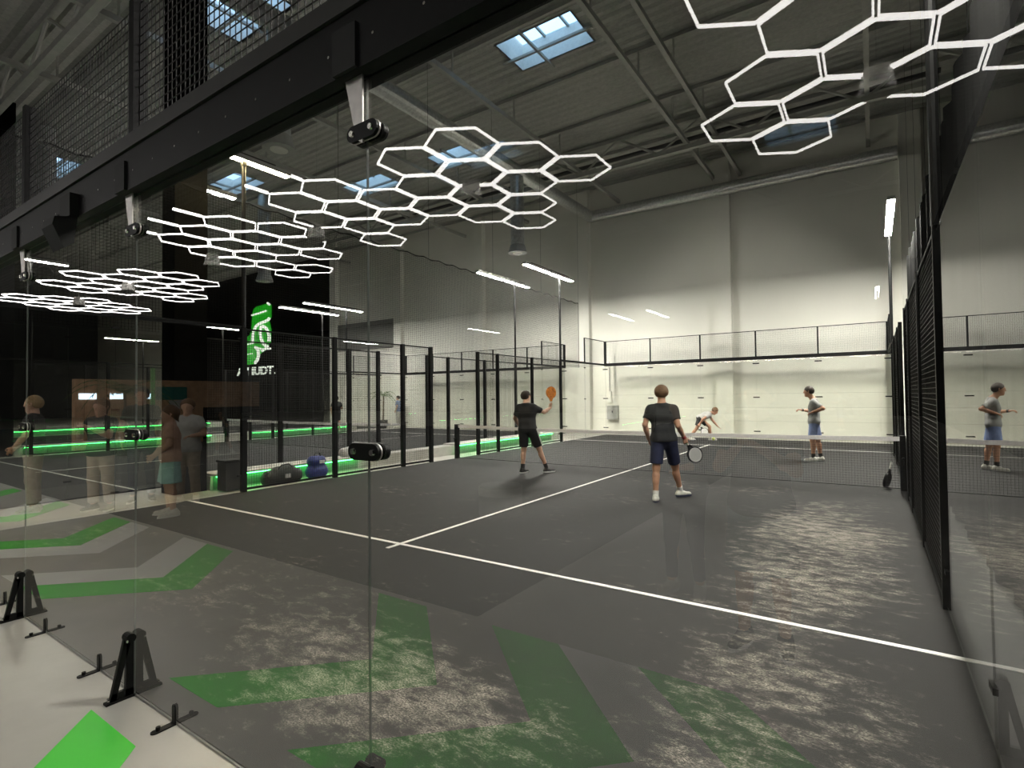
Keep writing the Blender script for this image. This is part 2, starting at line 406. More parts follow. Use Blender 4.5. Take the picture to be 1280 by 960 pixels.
# columns between the courts
for i, (x, l) in enumerate(((-6.1, 'square black column standing between the two courts'), (-18.1, 'square black column beyond the second court'), (-30.1, 'square black column beyond the third court'))):
    o = bx(x-.245, x+.245, -6.8, -6.23, -.02, CEIL).build('column', M['black_clad']); struct(o, l)

# ================================================================ COURTS
def lines_for(parent, cx):
    for nm, (x0, x1, y0, y1) in (('service_line', (-5, 5, -6.975, -6.925)), ('service_line', (-5, 5, 6.925, 6.975)), ('centre_line', (-.025, .025, -7.15, -.02)), ('centre_line', (-.025, .025, .02, 7.15))):
        z = .004 if nm[0] == 's' else .0045
        bx(cx+x0, cx+x1, y0, y1, 0, z).build(nm, M['line'], parent)
COURTS = [(0, 'near'), (-12, 'second'), (-24, 'third')]
for cx, nm in COURTS:
    o = struct(bx(cx-5.0, cx+5.0, -10.0, 10.0, -.02, 0).build('court_carpet', M['carpet'] if cx == 0 else M['carpet2']), 'charcoal sanded carpet of the %s court' % nm)
    o['category'] = 'court floor'
    lines_for(o, cx)

PANE = None
def pane_mesh(w, h, t=.010, gap=.001):
    """glass pane in the xz plane, origin at bottom centre; the cut edges are their own material"""
    x = w/2-gap; b = MB(); y = t/2
    v = [(-x,-y,0),(x,-y,0),(x,y,0),(-x,y,0),(-x,-y,h),(x,-y,h),(x,y,h),(-x,y,h)]
    b.add(v, [(0,1,5,4),(2,3,7,6)], 0); b.add(v, [(0,3,2,1),(4,5,6,7),(1,2,6,5),(3,0,4,7)], 1)
    return b.mesh('pane', [M['glass'], M['edge']])
P_NEAR = pane_mesh(2, 2.894); P_STD = pane_mesh(2, 2.94)

def pill(w, h, t, n=10):
    """stadium plate in xz, thickness along y"""
    r = h/2; p = []
    for i in range(n+1): a = -math.pi/2+math.pi*i/n; p.append((w/2-r+r*math.cos(a), 0, r*math.sin(a)))
    for i in range(n+1): a = math.pi/2+math.pi*i/n; p.append((-w/2+r+r*math.cos(a), 0, r*math.sin(a)))
    return MB().prism(p, (0, t, 0))
ME_PILL = pill(.165, .062, .022).mesh('clamp', M['frame']); ME_RIM = pill(.169, .066, .006).mesh('clamp_rim', M['fin'])
ME_BOLT = MB().tube((0, 0, 0), (0, -.008, 0), .014, 12, .011).mesh('bolt', M['steel_bolt'])
ME_SPIDER = MB().box(-.11, .11, -.02, .02, -.02, .02).mesh('glass_clamp', M['frame'])

ME_SPIDER_S = MB().box(-.05, .05, -.016, .016, -.016, .016).mesh('glass_clamp', M['frame'])
# ---- near glass wall (the one the picture looks through)
YG = -10.0
gw = thing('glass_back_wall', 'near glass wall of five panes with black top beam and mesh above', 'glass wall', (0, YG, 0))
for i in range(5): obj('pane', P_NEAR, gw, (-4+2*i, 0, .006))
bx(-5.1, 5.1, -.06, .06, 2.90, 3.13).build('top_beam', M['frame'], gw)
bx(-5.1, 5.1, -.075, .06, 3.13, 3.21).build('beam_lip', M['frame_lip'], gw)
b = MB()
for i in range(40):
    x = -4.9+.25*i; b.tube((x, -.062, 3.0), (x, -.058, 3.0), .006, 8)
b.build('rivet_row', M['steel_bolt'], gw, kind='stuff')
for x in (-5, -3, -1, 1, 3, 5):
    bx(x-.032, x+.032, -.035, .035, 3.21, 4.05).build('mesh_post', M['frame'], gw)
for i in range(5):
    grid_wires((-5+2*i+.035, 0, 3.23), (1,0,0), 1.93, (0,0,1), .80, .05, .0030).build('mesh_panel', M['wire'], gw, kind='stuff')
for x in (-3, -1, 1, 3):
    # steel fin hanging from the beam, its outline a tapering triangle, with the clamp at its tip
    MB().prism([(x-.095, -.02, 2.91), (x+.004, -.02, 2.91), (x+.004, -.02, 2.64), (x-.032, -.02, 2.66)], (0, -.008, 0)).build('beam_fin', M['fin'], gw)
    bx(x-.11, x+.02, -.075, -.060, 2.902, 3.07).build('fin_mount', M['mount'], gw)  # thin black plate added in place of the fin's shadow on the beam
    for z in (1.49, 2.685):
        for s in (-1, 1):
            c = obj('clamp', ME_PILL, gw, (x, -.030 if s < 0 else .008, z))
            if s < 0:
                obj('clamp_rim', ME_RIM, c, (0, .014, 0))
                for dx in (-.052, .052): obj('bolt', ME_BOLT, c, (dx, 0, 0))
    # A shaped foot stand at the seam
    st = MB()
    y0 = -.010
    st.prism([(x-.012, y0-.115, .012), (x-.012, y0-.085, .012), (x-.012, y0-.012, .33), (x-.012, y0-.045, .345)], (.024, 0, 0))
    st.prism([(x-.012, y0-.040, .012), (x-.012, y0, .012), (x-.012, y0, .335), (x-.012, y0-.036, .335)], (.024, 0, 0))
    st.prism([(x-.012, y0-.115, .004), (x-.012, y0, .004), (x-.012, y0, .05), (x-.012, y0-.105, .05)], (.024, 0, 0))
    st.tube((x-.03, y0-.02, .335), (x+.03, y0-.02, .335), .026, 14)
    st.box(x-.022, x+.022, y0-.135, y0+.002, 0, .012)
    f = st.build('foot_stand', M['frame'], gw)
    obj('bolt', ME_BOLT, f, (x+.02, y0-.036, .325))
    obj('bolt', ME_BOLT, f, (x, y0-.118, .022))
for i in range(10):
    x = -4.5+i
    c = MB()
    pl = [(x+.020*math.cos(a), -.10+.020*math.sin(a), 0) for a in [math.pi+math.pi*k/8 for k in range(9)]]
    c.prism(pl+[(x+.02, -.008, 0), (x-.02, -.008, 0)], (0, 0, .006))
    c.prism([(x-.016, -.014, 0), (x+.016, -.014, 0), (x+.016, -.014, .085), (x+.008, -.014, .100), (x-.008, -.014, .100), (x-.016, -.014, .085)], (0, .007, 0))
    o = c.build('floor_clip', M['frame'], gw)
    MB().tube((x, -.085, .006), (x, -.085, .024), .011, 8).build('clip_bolt', M['frame'], o)
bx(-5, 5, .0055, .010, 0, .012).build('base_seal', M['frame'], gw)

# black flood lamp on the outside of the beam
t = thing('flood_lamp', 'black wedge-shaped flood lamp bracketed to the top beam', 'flood lamp', (.20, YG-.062, 2.91))
MB().box(-.09, .09, -.05, .0, -.02, .13).build('bracket', M['mount'], t)
MB().prism([(-.10, -.01, -.02), (-.10, -.13, -.05), (-.10, -.14, -.10), (-.10, -.08, -.24), (-.10, -.03, -.20)], (.20, 0, 0)).build('lamp_body', M['mount'], t)
MB().tube((-.09, -.02, .02), (-.15, -.04, .03), .008, 8).tube((-.15, -.04, .03), (-.14, -.04, -.06), .008, 8).build('cable', M['mount'], t)

# ---- generic far glass wall, side glass and side fences
def far_wall(cx, nm):
    t = thing('glass_end_wall', 'clear glass end wall of the %s court with mesh above the black rail' % nm, 'glass wall', (cx, 10.0, 0))
    for i in range(5): obj('pane', P_STD, t, (-4+2*i, 0, .02))
    bx(-5.04, 5.04, -.05, .05, 2.935, 3.06).build('rail', M['frame'], t)
    for i in range(6):
        x = -5+2*i; wd = .05 if i in (0, 5) else .022
        bx(x-wd, x+wd, -.03, .03, 3.04, 4.0).build('mesh_post', M['frame'], t)
        for z in (.30, 1.55, 2.80): obj('glass_clamp', ME_SPIDER, t, (x, -.02, z))
    for i in range(5):
        grid_wires((-5+2*i+.03, 0, 3.05), (1,0,0), 1.94, (0,0,1), .94, .05, .0022).build('mesh_panel', M['wire'], t, kind='stuff')
    bx(-5, 5, -.012, .012, 3.985, 4.01).build('top_wire', M['frame'], t)
    return t
PY = (-6, -4, -2, -1, 1, 2, 4, 6)
def side(cx, sx, nm, sd):
    x = cx+sx*5
    t = thing('mesh_side_fence', 'black wire mesh fence on the %s side of the %s court' % (sd, nm), 'fence', (x, 0, 0))
    for y in PY:
        bx(-.04, .04, y-.045, y+.045, 0, 3.0).build('post', M['frame'], t) if sx < 0 or cx else bx(-.03, .03, y-.03, y+.03, 0, 3.0).build('post', M['frame'], t)
    for a, c in zip(PY, PY[1:]):
        if a == -1: continue
        grid_wires((0, a+.05, .06), (0,1,0), c-a-.10, (0,0,1), 2.92, .05, .0024).build('mesh_panel', M['wire'], t, kind='stuff')
        bx(-.018, .018, a+.045, c-.045, .03, .07).build('bottom_rail', M['frame'], t)
        bx(-.015, .015, a+.045, c-.045, 2.96, 2.99).build('top_rail', M['frame'], t)
    for e, en in ((-1, 'near'), (1, 'far')):
        g = thing('side_glass', 'two clear side panes at the %s end, %s side of the %s court' % (en, sd, nm), 'glass panel', (x, e*8.0, 0))
        for y in (-1, 1): obj('pane', P_STD, g, (0, y, .02), math.pi/2)
        if e > 0 or sx < 0: bx(-.03, .03, -2, 1.95 if e < 0 else 2, 2.96, 3.03).build('rail', M['frame'], g)
        for y in (-2+.03, 0, 2-.06):
            for z in ((.30, 1.55, 2.80) if not (sx > 0 and cx == 0 and e < 0) else (.30,)): obj('glass_clamp', ME_SPIDER_S, g, (0, y, z), math.pi/2)
        if e < 0 and cx == 0 and sx > 0:
            q = MB()
            q.prism([(.12, -.012, .012), (.09, -.012, .012), (.018, -.012, .33), (.05, -.012, .345)], (0, .024, 0)).prism([(.045, -.012, .012), (.008, -.012, .012), (.008, -.012, .335), (.042, -.012, .335)], (0, .024, 0))
            q.prism([(.12, -.012, .004), (.008, -.012, .004), (.008, -.012, .05), (.11, -.012, .05)], (0, .024, 0)).tube((.026, -.03, .335), (.026, .03, .335), .026, 14)
            q.build('foot_stand', M['frame'], g)
        if e > 0:
            grid_wires((0, 0, 3.05), (0,1,0), 1.95, (0,0,1), .94, .05, .0022).build('mesh_panel', M['wire'], g, kind='stuff')
            bx(-.012, .012, 0, 2, 3.985, 4.01).build('top_wire', M['frame'], g)
            bx(-.022, .022, -.022, .022, 3.03, 4.0).build('mesh_post', M['frame'], g)
    return t
def make_net(cx, label):
    t = thing('court_net', label, 'net', (cx, 0, 0))
    grid_wires((-4.93, 0, .03), (1,0,0), 9.86, (0,0,1), .84, .045, .0018).build('net_mesh', M['net'], t, kind='stuff')
    n = 40; b = MB()
    for i in range(n):
        x0, x1 = -4.95+9.9*i/n, -4.95+9.9*(i+1)/n
        z = lambda x: .88+.04*(x/5)**2+.004*math.sin(x*9)
        v = []
        for x in (x0, x1):
            for y, dz in ((-.006, -.075), (.006, -.075), (.006, 0), (-.006, 0)): v.append((x, y, z(x)+dz))
        b.add(v, [(0,4,5,1),(1,5,6,2),(2,6,7,3),(3,7,4,0)]+([(0,1,2,3)] if i == 0 else [])+([(4,7,6,5)] if i == n-1 else []))
    b.build('white_tape', M['tape'], t)
    MB().tube((-4.93, 0, .03), (4.93, 0, .03), .006, 6).build('bottom_cord', M['net'], t)
    for s in (-1, 1):
        p = bx(s*4.96-.045, s*4.96+.045, -.06, .06, 0, .94).build('net_post', M['frame'], t)
        MB().tube((s*4.96, -.06, .55), (s*4.96, -.13, .55), .02, 10).tube((s*4.96, -.12, .55), (s*4.96, -.12, .45), .008, 6).build('winder', M['frame'], p)
far_wall(0, 'near'); far_wall(-12, 'second')
side(0, -1, 'near', 'left'); side(0, 1, 'near', 'right')
side(-12, 1, 'second', 'right'); side(-12, -1, 'second', 'left')
side(-24, 1, 'third', 'right')
make_net(0, 'black net with white top tape across the near court')
make_net(-12, 'black net with white top tape across the second court')
make_net(-24, 'black net with white top tape across the third court')

# netting hung above both side fences of the near court
t = thing('divider_netting', 'black divider netting hung above the left fence of the near court', 'netting', (-5.5, 0, 0))
grid_wires((0, -9.9, 2.85), (0,1,0), 18.4, (0,0,1), 2.65, .05, .0026).build('netting', M['twine'], t, kind='stuff')
MB().path([(0, -9.9+18.4*i/60, 5.50+.025*math.cos(i*math.pi)) for i in range(61)], .012, 6).build('top_rope', M['twine'], t)
MB().tube((0, 8.5, 2.85), (0, 8.5, 5.5), .010, 6).build('edge_rope', M['twine'], t)
for k in range(7): MB().tube((0, -9.5+3*k, 5.5), (0, -9.5+3*k, CEIL-.01), .004, 4).build('hanging_wire', M['twine'], t)
t = thing('divider_curtain', 'black divider curtain hanging in folds beyond the right fence', 'curtain', (5.46, 0, 0))
b = MB(); n = 220; pr_ = []
for i in range(n+1):
    y = -9.9+17.3*i/n; x = .035*math.sin(i*.9)+.02*math.sin(i*.37); zt = 5.42+.035*abs(math.sin(i*.30)); pr_.append((x, y, zt))
v = []; f = []
for x, y, zt in pr_: v += [(x-.004, y, .02), (x-.004, y, zt), (x+.004, y, .02), (x+.004, y, zt)]
for i in range(n):
    a, c = 4*i, 4*i+4; f += [(a, a+1, c+1, c), (a+2, c+2, c+3, a+3), (a+1, a+3, c+3, c+1), (a, c, c+2, a+2)]
f += [(0, 2, 3, 1), (4*n, 4*n+1, 4*n+3, 4*n+2)]
b.add(v, f).build('cloth', M['twine'], t, smooth=False)
for k in range(7): MB().tube((0, -9.5+2.7*k, 5.44), (0, -9.5+2.7*k, CEIL-.01), .004, 4).build('hanging_wire', M['twine'], t)

# lamps on the fence posts
def court_light(x, yp, near, label, far=False, base=3.0):
    """pole on a fence post carrying two long bar lamps in line"""
    t = thing('court_light', label, 'court light', (x, yp, 0), 0, 'bar lamps on poles')
    s = -1 if near else 1
    MB().tube((0, 0, base), (0, 0, 6.02), .038, 10).build('pole', M['frame'], t)
    bars = ((-2.4, -.78), (-.66, 1.0)) if s > 0 else ((-.75, .92),)
    bx(-.03, .03, min(-.2, bars[0][0]+.4), bars[-1][1]-.3, 6.19, 6.24).build('arm', M['frame'], t)
    bx(-.04, .04, -.04, .04, 6.0, 6.20).build('pole_cap', M['frame'], t)
    for a, e in bars:
        l = bx(-.078, .078, a, e, 6.100, 6.19).build('lamp_bar', M['housing'], t)
        d = MB(); pf = [(-.06, 6.16), (-.072, 6.10), (-.065, 6.088), (.065, 6.088), (.072, 6.10), (.06, 6.16)]
        d.prism([(p, a+.02, z) for p, z in pf], (0, e-a-.04, 0)).build('diffuser', far if far else M['lamp'], l)
    return t
court_light(-5, 6, False, 'twin bar lamp on pole at the far left post of the near court')
court_light(5, 6, False, 'twin bar lamp on pole at the far right post of the near court')
court_light(-5, -6, True, 'warm bar lamp on pole half hidden by the black beam', M['lamp_warm'])
court_light(5, -6, True, 'twin bar lamp on pole at the near right post of the near court')
court_light(-7, 6, False, 'twin bar lamp on pole at the far right post of the second court', M['lamp_far'])
court_light(-7, -6, True, 'bar lamp on pole beside the black column, second court', M['lamp_far'])
court_light(-17.1, 6, False, 'twin bar lamp in front of the black clad wall', M['lamp_far'])
court_light(-17.1, -6, True, 'bar lamp glaring under the black flood lamp', M['lamp_far'])
court_light(-19, 6, False, 'bar lamp low on the grey wall right of the black cladding', M['lamp_far'])
court_light(-28.8, 6, False, 'bar lamp far left of the green logo sign', M['lamp_far'], 0)
court_light(-40, 6, False, 'pair of bar lamps at the far end of the hall', M['lamp_far'], 0)
for x, l in ((-5.1, 'reflected bar lamp right of the corner pilaster'), (-7.2, 'small reflected bar lamp beside the corner pilaster'), (4.8, 'small reflected bar lamp near the right fence'), (-17, 'reflected bar lamp above the second court'), (-29.4, 'reflected bar lamp beside the seam of the glass')):
    court_light(x, -36.6, False, l, M['lamp_rear'], 0)

# benches with green light strips between the courts
def led_bench(x, segs, y0, y1, label, sx=1):
    t = thing('led_bench', label, 'bench', (x, 0, 0))
    bx(-.28, .20, y0, y1, -.02, .245).build('bench_block', M['bench'], t)
    for a, c in segs:
        bx(-.28, .30, a, c, .245, .285).build('bench_top', M['bench'], t)
        bx(.20, .21, a, c, .0, .244).build('lit_panel', M['lit_panel'], t)
        bx(.262, .285, a+.02, c-.02, .228, .244).build('led_strip', M['led'], t)
    return t
led_bench(-5.98, ((-6.15, -2.75), (.9, 6.6)), -6.2, 7.2, 'long pale bench block with glowing green strips beside the near court fence')
led_bench(-18.0, ((-6.0, -.2), (1.5, 6.5)), -6.2, 7.2, 'long bench block with green strips beyond the second court')
led_bench(-30.0, ((-4, 5.7),), -6.2, 7.2, 'bench block with green strips far across the hall')

# electric boxes on the far wall near the corner
t = thing('switch_box', 'grey electric box low on the far wall by the corner', 'electric box', (-5.1, YF-.16, .0))
bx(-.26, .26, 0, .16, .60, 1.22).build('enclosure', M['box_grey'], t); bx(-.02, .02, -.01, 0, .9, 1.0).build('latch', M['pipe'], t)
t = thing('wall_cabinet', 'small pale cabinet above the electric box on the far wall', 'electric box', (-5.35, YF-.12, 0))
bx(-.18, .18, 0, .12, 1.40, 1.86).build('enclosure', M['wall'], t); MB().tube((.10, .06, 1.86), (.10, .06, 3.2), .02, 8).build('conduit', M['box_grey'], t)

# logo sign on the black cladding
t = thing('logo_sign', 'tall green logo sign with white swirls and lettering on black cladding', 'sign', (-32.66, YF-.2, 0))
def P2(u, v): return (u, 0, v)
def ppx(a, b): return ((a-430)*.0121, 0, 8.68-(b-130)*.00720)     # sign measured in its own plane
body = [(325,215),(340,165),(370,145),(500,130),(525,150),(525,280),(500,300),(525,400),(520,520),(490,560),(470,600),(400,640),(385,700),(355,735),(245,740),(245,455),(290,435),(312,400)]
MB().prism([ppx(*p) for p in body], (0, .08, 0)).build('green_plate', M['sign_green'], t)
def stroke(pts, r, nm='white_stroke'):
    q = [Vector(ppx(*p))+Vector((0, -.06, 0)) for p in pts]; MB().path(q, r, 8).build(nm, M['sign_white'], t)
stroke([(330,228),(405,220),(485,207)], .06); stroke([(340,520),(338,460),(350,400),(375,350),(410,328),(480,312),(510,300),(518,285)], .10)
stroke([(430,365),(422,420),(430,480),(450,530),(480,562),(500,570)], .11); stroke([(430,365),(455,360),(485,385),(505,420),(518,470),(515,520)], .11)
stroke([(365,560),(400,580),(450,595),(530,595)], .07); stroke([(370,565),(400,600),(405,650),(390,700),(365,728)], .11)
stroke([(500,565),(480,590),(440,612)], .08); stroke([(245,528),(350,520)], .05); stroke([(248,632),(335,628)], .035); stroke([(500,132),(520,150)], .08)
fc = bpy.data.curves.new('lettering', 'FONT'); fc.body = 'ALMUDT.'; fc.size = 1.05; fc.extrude = .03; fc.align_x = 'CENTER'; fc.offset = .02
fo = bpy.data.objects.new('lettering_source', fc); COL.objects.link(fo)
bpy.context.view_layer.update()
me = bpy.data.meshes.new_from_object(fo.evaluated_get(bpy.context.evaluated_depsgraph_get())); bpy.data.objects.remove(fo)
me.materials.clear(); me.materials.append(M['sign_white'])
co = np.empty(len(me.vertices)*3); me.vertices.foreach_get('co', co); co = co.reshape(-1, 3)
co[:, :2] -= co[:, :2].min(0); co[:, :2] *= np.array((5.0, .60))/co[:, :2].max(0); me.vertices.foreach_set('co', co.ravel()); me.update()
o = obj('lettering', me, t, (-3.2, -.08, 3.48)); o.rotation_euler.x = math.pi/2

# ================================================================ HEXAGON LIGHTS over the aisle
HH = 2.6; HZ = CAM.z+HH
def hx(X, Y):
    """place on the ceiling grid, from unit-height coordinates seen in the glass"""
    return CAM.x+(X-CAM.x)*HH, -20-(CAM.y+(Y-CAM.y)*HH)
S1 = .157
def ring_mesh(s):
    R, wd, ht = s-.011, .015, .022
    b = MB(); n = 6
    def pt(rad, i, z): a = math.radians(90+60*i); return (rad*math.cos(a), rad*math.sin(a), z)
    v = [pt(R, i, z) for z in (0, ht) for i in range(n)]+[pt(R-wd*1.15, i, z) for z in (0, ht) for i in range(n)]
    f = []
    for i in range(n):
        j = (i+1) % n
        f += [(i, j, n+j, n+i), (2*n+i, 3*n+i, 3*n+j, 2*n+j), (i, 2*n+i, 2*n+j, j), (n+i, n+j, 3*n+j, 3*n+i)]
    return b.add(v, f).mesh('hexagon_ring', M['hexa'])
RING = ring_mesh(S1*HH)
def hex_cluster(base, cells, label, open_tubes=(), dx=0):
    bx0, by0 = base
    t = thing('hexagon_light', label, 'hexagon light', (*hx(bx0, by0), HZ), 0, 'hexagon ceiling lights')
    o = Vector(t.location); c = []
    for row, col in cells:
        X, Y = hx(bx0+col*S1*3**.5, by0+row*S1*1.5)
        obj('hexagon_ring', RING, t, (X-o.x, Y-o.y, 0)); c.append((X-o.x, Y-o.y))
    for row, col, l in open_tubes:        # loose tubes running on from a ring
        X, Y = hx(bx0+col*S1*3**.5, by0+row*S1*1.5)
        bx(X-o.x-.013, X-o.x+.013, Y-o.y, Y-o.y+l, 0, .03).build('loose_tube', M['hexa'], t)
    for k in (0, len(c)//2, len(c)-1):
        MB().tube((c[k][0]+S1*HH*.85, c[k][1], .03), (c[k][0]+S1*HH*.85, c[k][1], CEIL-HZ-.03), .0035, 4).build('suspension_wire', M['fin'], t)
    return t
C3 = [(0,0),(0,1),(0,2),(1,-.5),(1,.5),(1,1.5),(1,2.5),(2,0),(-1,.5),(-1,1.5),(-1,2.5),(-2,0),(-2,1)]
hex_cluster((4.315, -9.47), C3, 'cluster of white hexagon tubes mirrored at the upper right of the glass')
C2 = [(0,0),(0,-1),(0,-3),(0,-4),(1,.5),(1,-.5),(1,-1.5),(1,-2.5),(1,-3.5),(1,-4.5),(2,1),(2,0),(2,-1),(2,-2),(2,-3),(2,-4),(3,-.5),(3,-1.5),(3,-4.5),(4,-1)]
hex_cluster((3.22, -9.71), C2, 'widest cluster of white hexagon tubes, mirrored under the round duct', ((-.667, -4, .30), (-.667, -3, .14)))
C1 = [(0,0),(0,-1),(0,-2),(1,.5),(1,-.5),(1,-1.5),(1,-2.5),(2,0),(2,-1),(2,-2),(2,-3),(3,-.5),(3,-2.5),(4,-2),(4,-3)]
hex_cluster((1.53, -9.73), C1, 'cluster of white hexagon tubes mirrored in front of the black column', ((-.667, 0, .38), (-.667, -1, .40), (-.667, -2, .24)))
C0 = [(0,0),(0,-2),(1,1.5),(1,.5),(1,-.5),(1,-1.5),(2,2),(2,1),(2,0),(2,-1),(2,-2),(3,1.5),(3,.5),(3,-.5),(3,-1.5),(4,-1),(4,-2),(1,-2.5)]
hex_cluster((-.63, -9.75), C0, 'cluster of white hexagon tubes mirrored under the bar lamp at the left')
hex_cluster((-2.15, -9.75), [(0,0),(0,-1),(1,.5),(1,-.5),(1,-1.5),(2,1),(2,0),(2,-1),(2,-2),(3,.5),(3,-.5),(3,-1.5),(4,0),(4,-1)], 'farthest cluster of white hexagon tubes at the left edge')
for i, (X, Y, l) in enumerate(((4.59, -9.32, 'upper right'), (3.0, -9.37, 'duct'), (1.85, -9.39, 'column'), (.73, -9.43, 'left seam'), (-.71, -9.41, 'flood lamp'), (-1.87, -9.40, 'left edge'))):
    x, y = hx(X, Y)
    t = thing('pendant_speaker', 'grey drum-shaped pendant speaker among the hexagons by the '+l, 'speaker', (x, y, HZ-.16), 0, 'pendant speakers')
    MB().lathe([(0, 0), (.12, 0), (.135, .01), (.105, .20), (.10, .21), (0, .21)], 20).build('drum', M['cone'], t)
    MB().lathe([(0, -.004), (.115, -.004), (.115, .0)], 20).build('grille', M['pipe'], t)
    MB().tube((0, 0, .2), (0, 0, CEIL-HZ+.12), .006, 5).build('cable', M['pipe'], t)

# ================================================================ LOUNGE behind the camera (seen mirrored)
t = thing('wood_bar', 'oak panelled bar with black counter recess, mirrored at the left', 'bar', (-18, -19, 0))
bx(-.3, 0, -3.0, 3.6, 1.38, 2.45).build('wood_fascia', M['wood'], t)
bx(-.3, 0, -.6, 3.6, -.02, 1.38).build('wood_side', M['wood'], t)
bx(-1.6, -1.4, -3.0, -.6, -.02, 1.4).build('back_panel', M['black_clad'], t)
bx(-1.4, .3, -3.0, -.6, .9, .98).build('counter', M['black_clad'], t)
for y, wd in ((3.0, .5), (2.2, .4), (1.3, .4)):
    bx(0, .02, y, y+wd, 1.75, 1.95).build('menu_screen', M['screen'], t)
t = thing('notice_board', 'teal board hung on the oak bar', 'board', (-17.95, -18.4, 0))
bx(0, .03, -.55, .55, 1.7, 2.2).build('board', M['teal'], t); bx(.03, .04, -.4, .1, 1.35, 1.68).build('paper_sheet', M['lgrey_cloth'], t)
bx(0, .03, .58, .72, 1.5, 2.9).build('green_banner', M['green_paint'], t)
def palm(label, x, y, h, seed, s=1.0):
    rnd = random.Random(seed)
    t = thing('potted_palm', label, 'palm', (x, y, 0))
    MB().lathe([(0, 0), (.20, 0), (.26, .45), (.24, .45), (.22, .40), (0, .40)], 16).build('planter', M['pot'], t)
    MB().tube((0, 0, .4), (.04, .02, h*.62), .05, 8, .035).build('trunk', M['bark'], t)
    for k in range(14):
        a = k*2.4+rnd.random()*.4; L = (.9+rnd.random()*.5)*s; up = .35+rnd.random()*.8; b = MB(); n = 9
        prev = None
        for i in range(n+1):
            q = i/n; r = L*q; z = h*.62+up*L*q*1.1-1.0*L*q*q
            c = Vector((math.cos(a)*r, math.sin(a)*r, z)); sdv = Vector((-math.sin(a), math.cos(a), 0))
            if prev is not None:
                b.tube(prev, c, .006, 4, cap=False)
                for sg in (-1, 1):
                    tip = c+sdv*(sg*.20*s*math.sin(math.pi*min(1, q+.12)))+(c-prev)*.8-Vector((0, 0, .06))
                    wv = (c-prev)*.25
                    b.add([c-wv, tip, c+wv, c+Vector((0, 0, -.008))], [(0,1,2),(0,3,1),(3,2,1),(0,2,3)])
            prev = c
        b.build('frond', M['leaf'], t)
palm('tall potted palm mirrored behind the waiting group', -14.5, -15.6, 3.0, 3, 1.1)
palm('potted palm beyond the second court, left of the far fence', -18.0, 9.2, 2.9, 5, .62)

t = thing('drum_pouf', 'grey drum stool with pale rim mirrored on the court floor', 'stool', (.12, -14.9, 0))
MB().lathe([(0, 0), (.30, 0), (.31, .02), (.31, .40), (.29, .43), (0, .43)], 28).build('drum', M['grey_cloth'], t, smooth=False)
MB().lathe([(.312, .30), (.318, .30), (.318, .41), (.312, .41)], 28).build('rim', M['lgrey_cloth'], t)

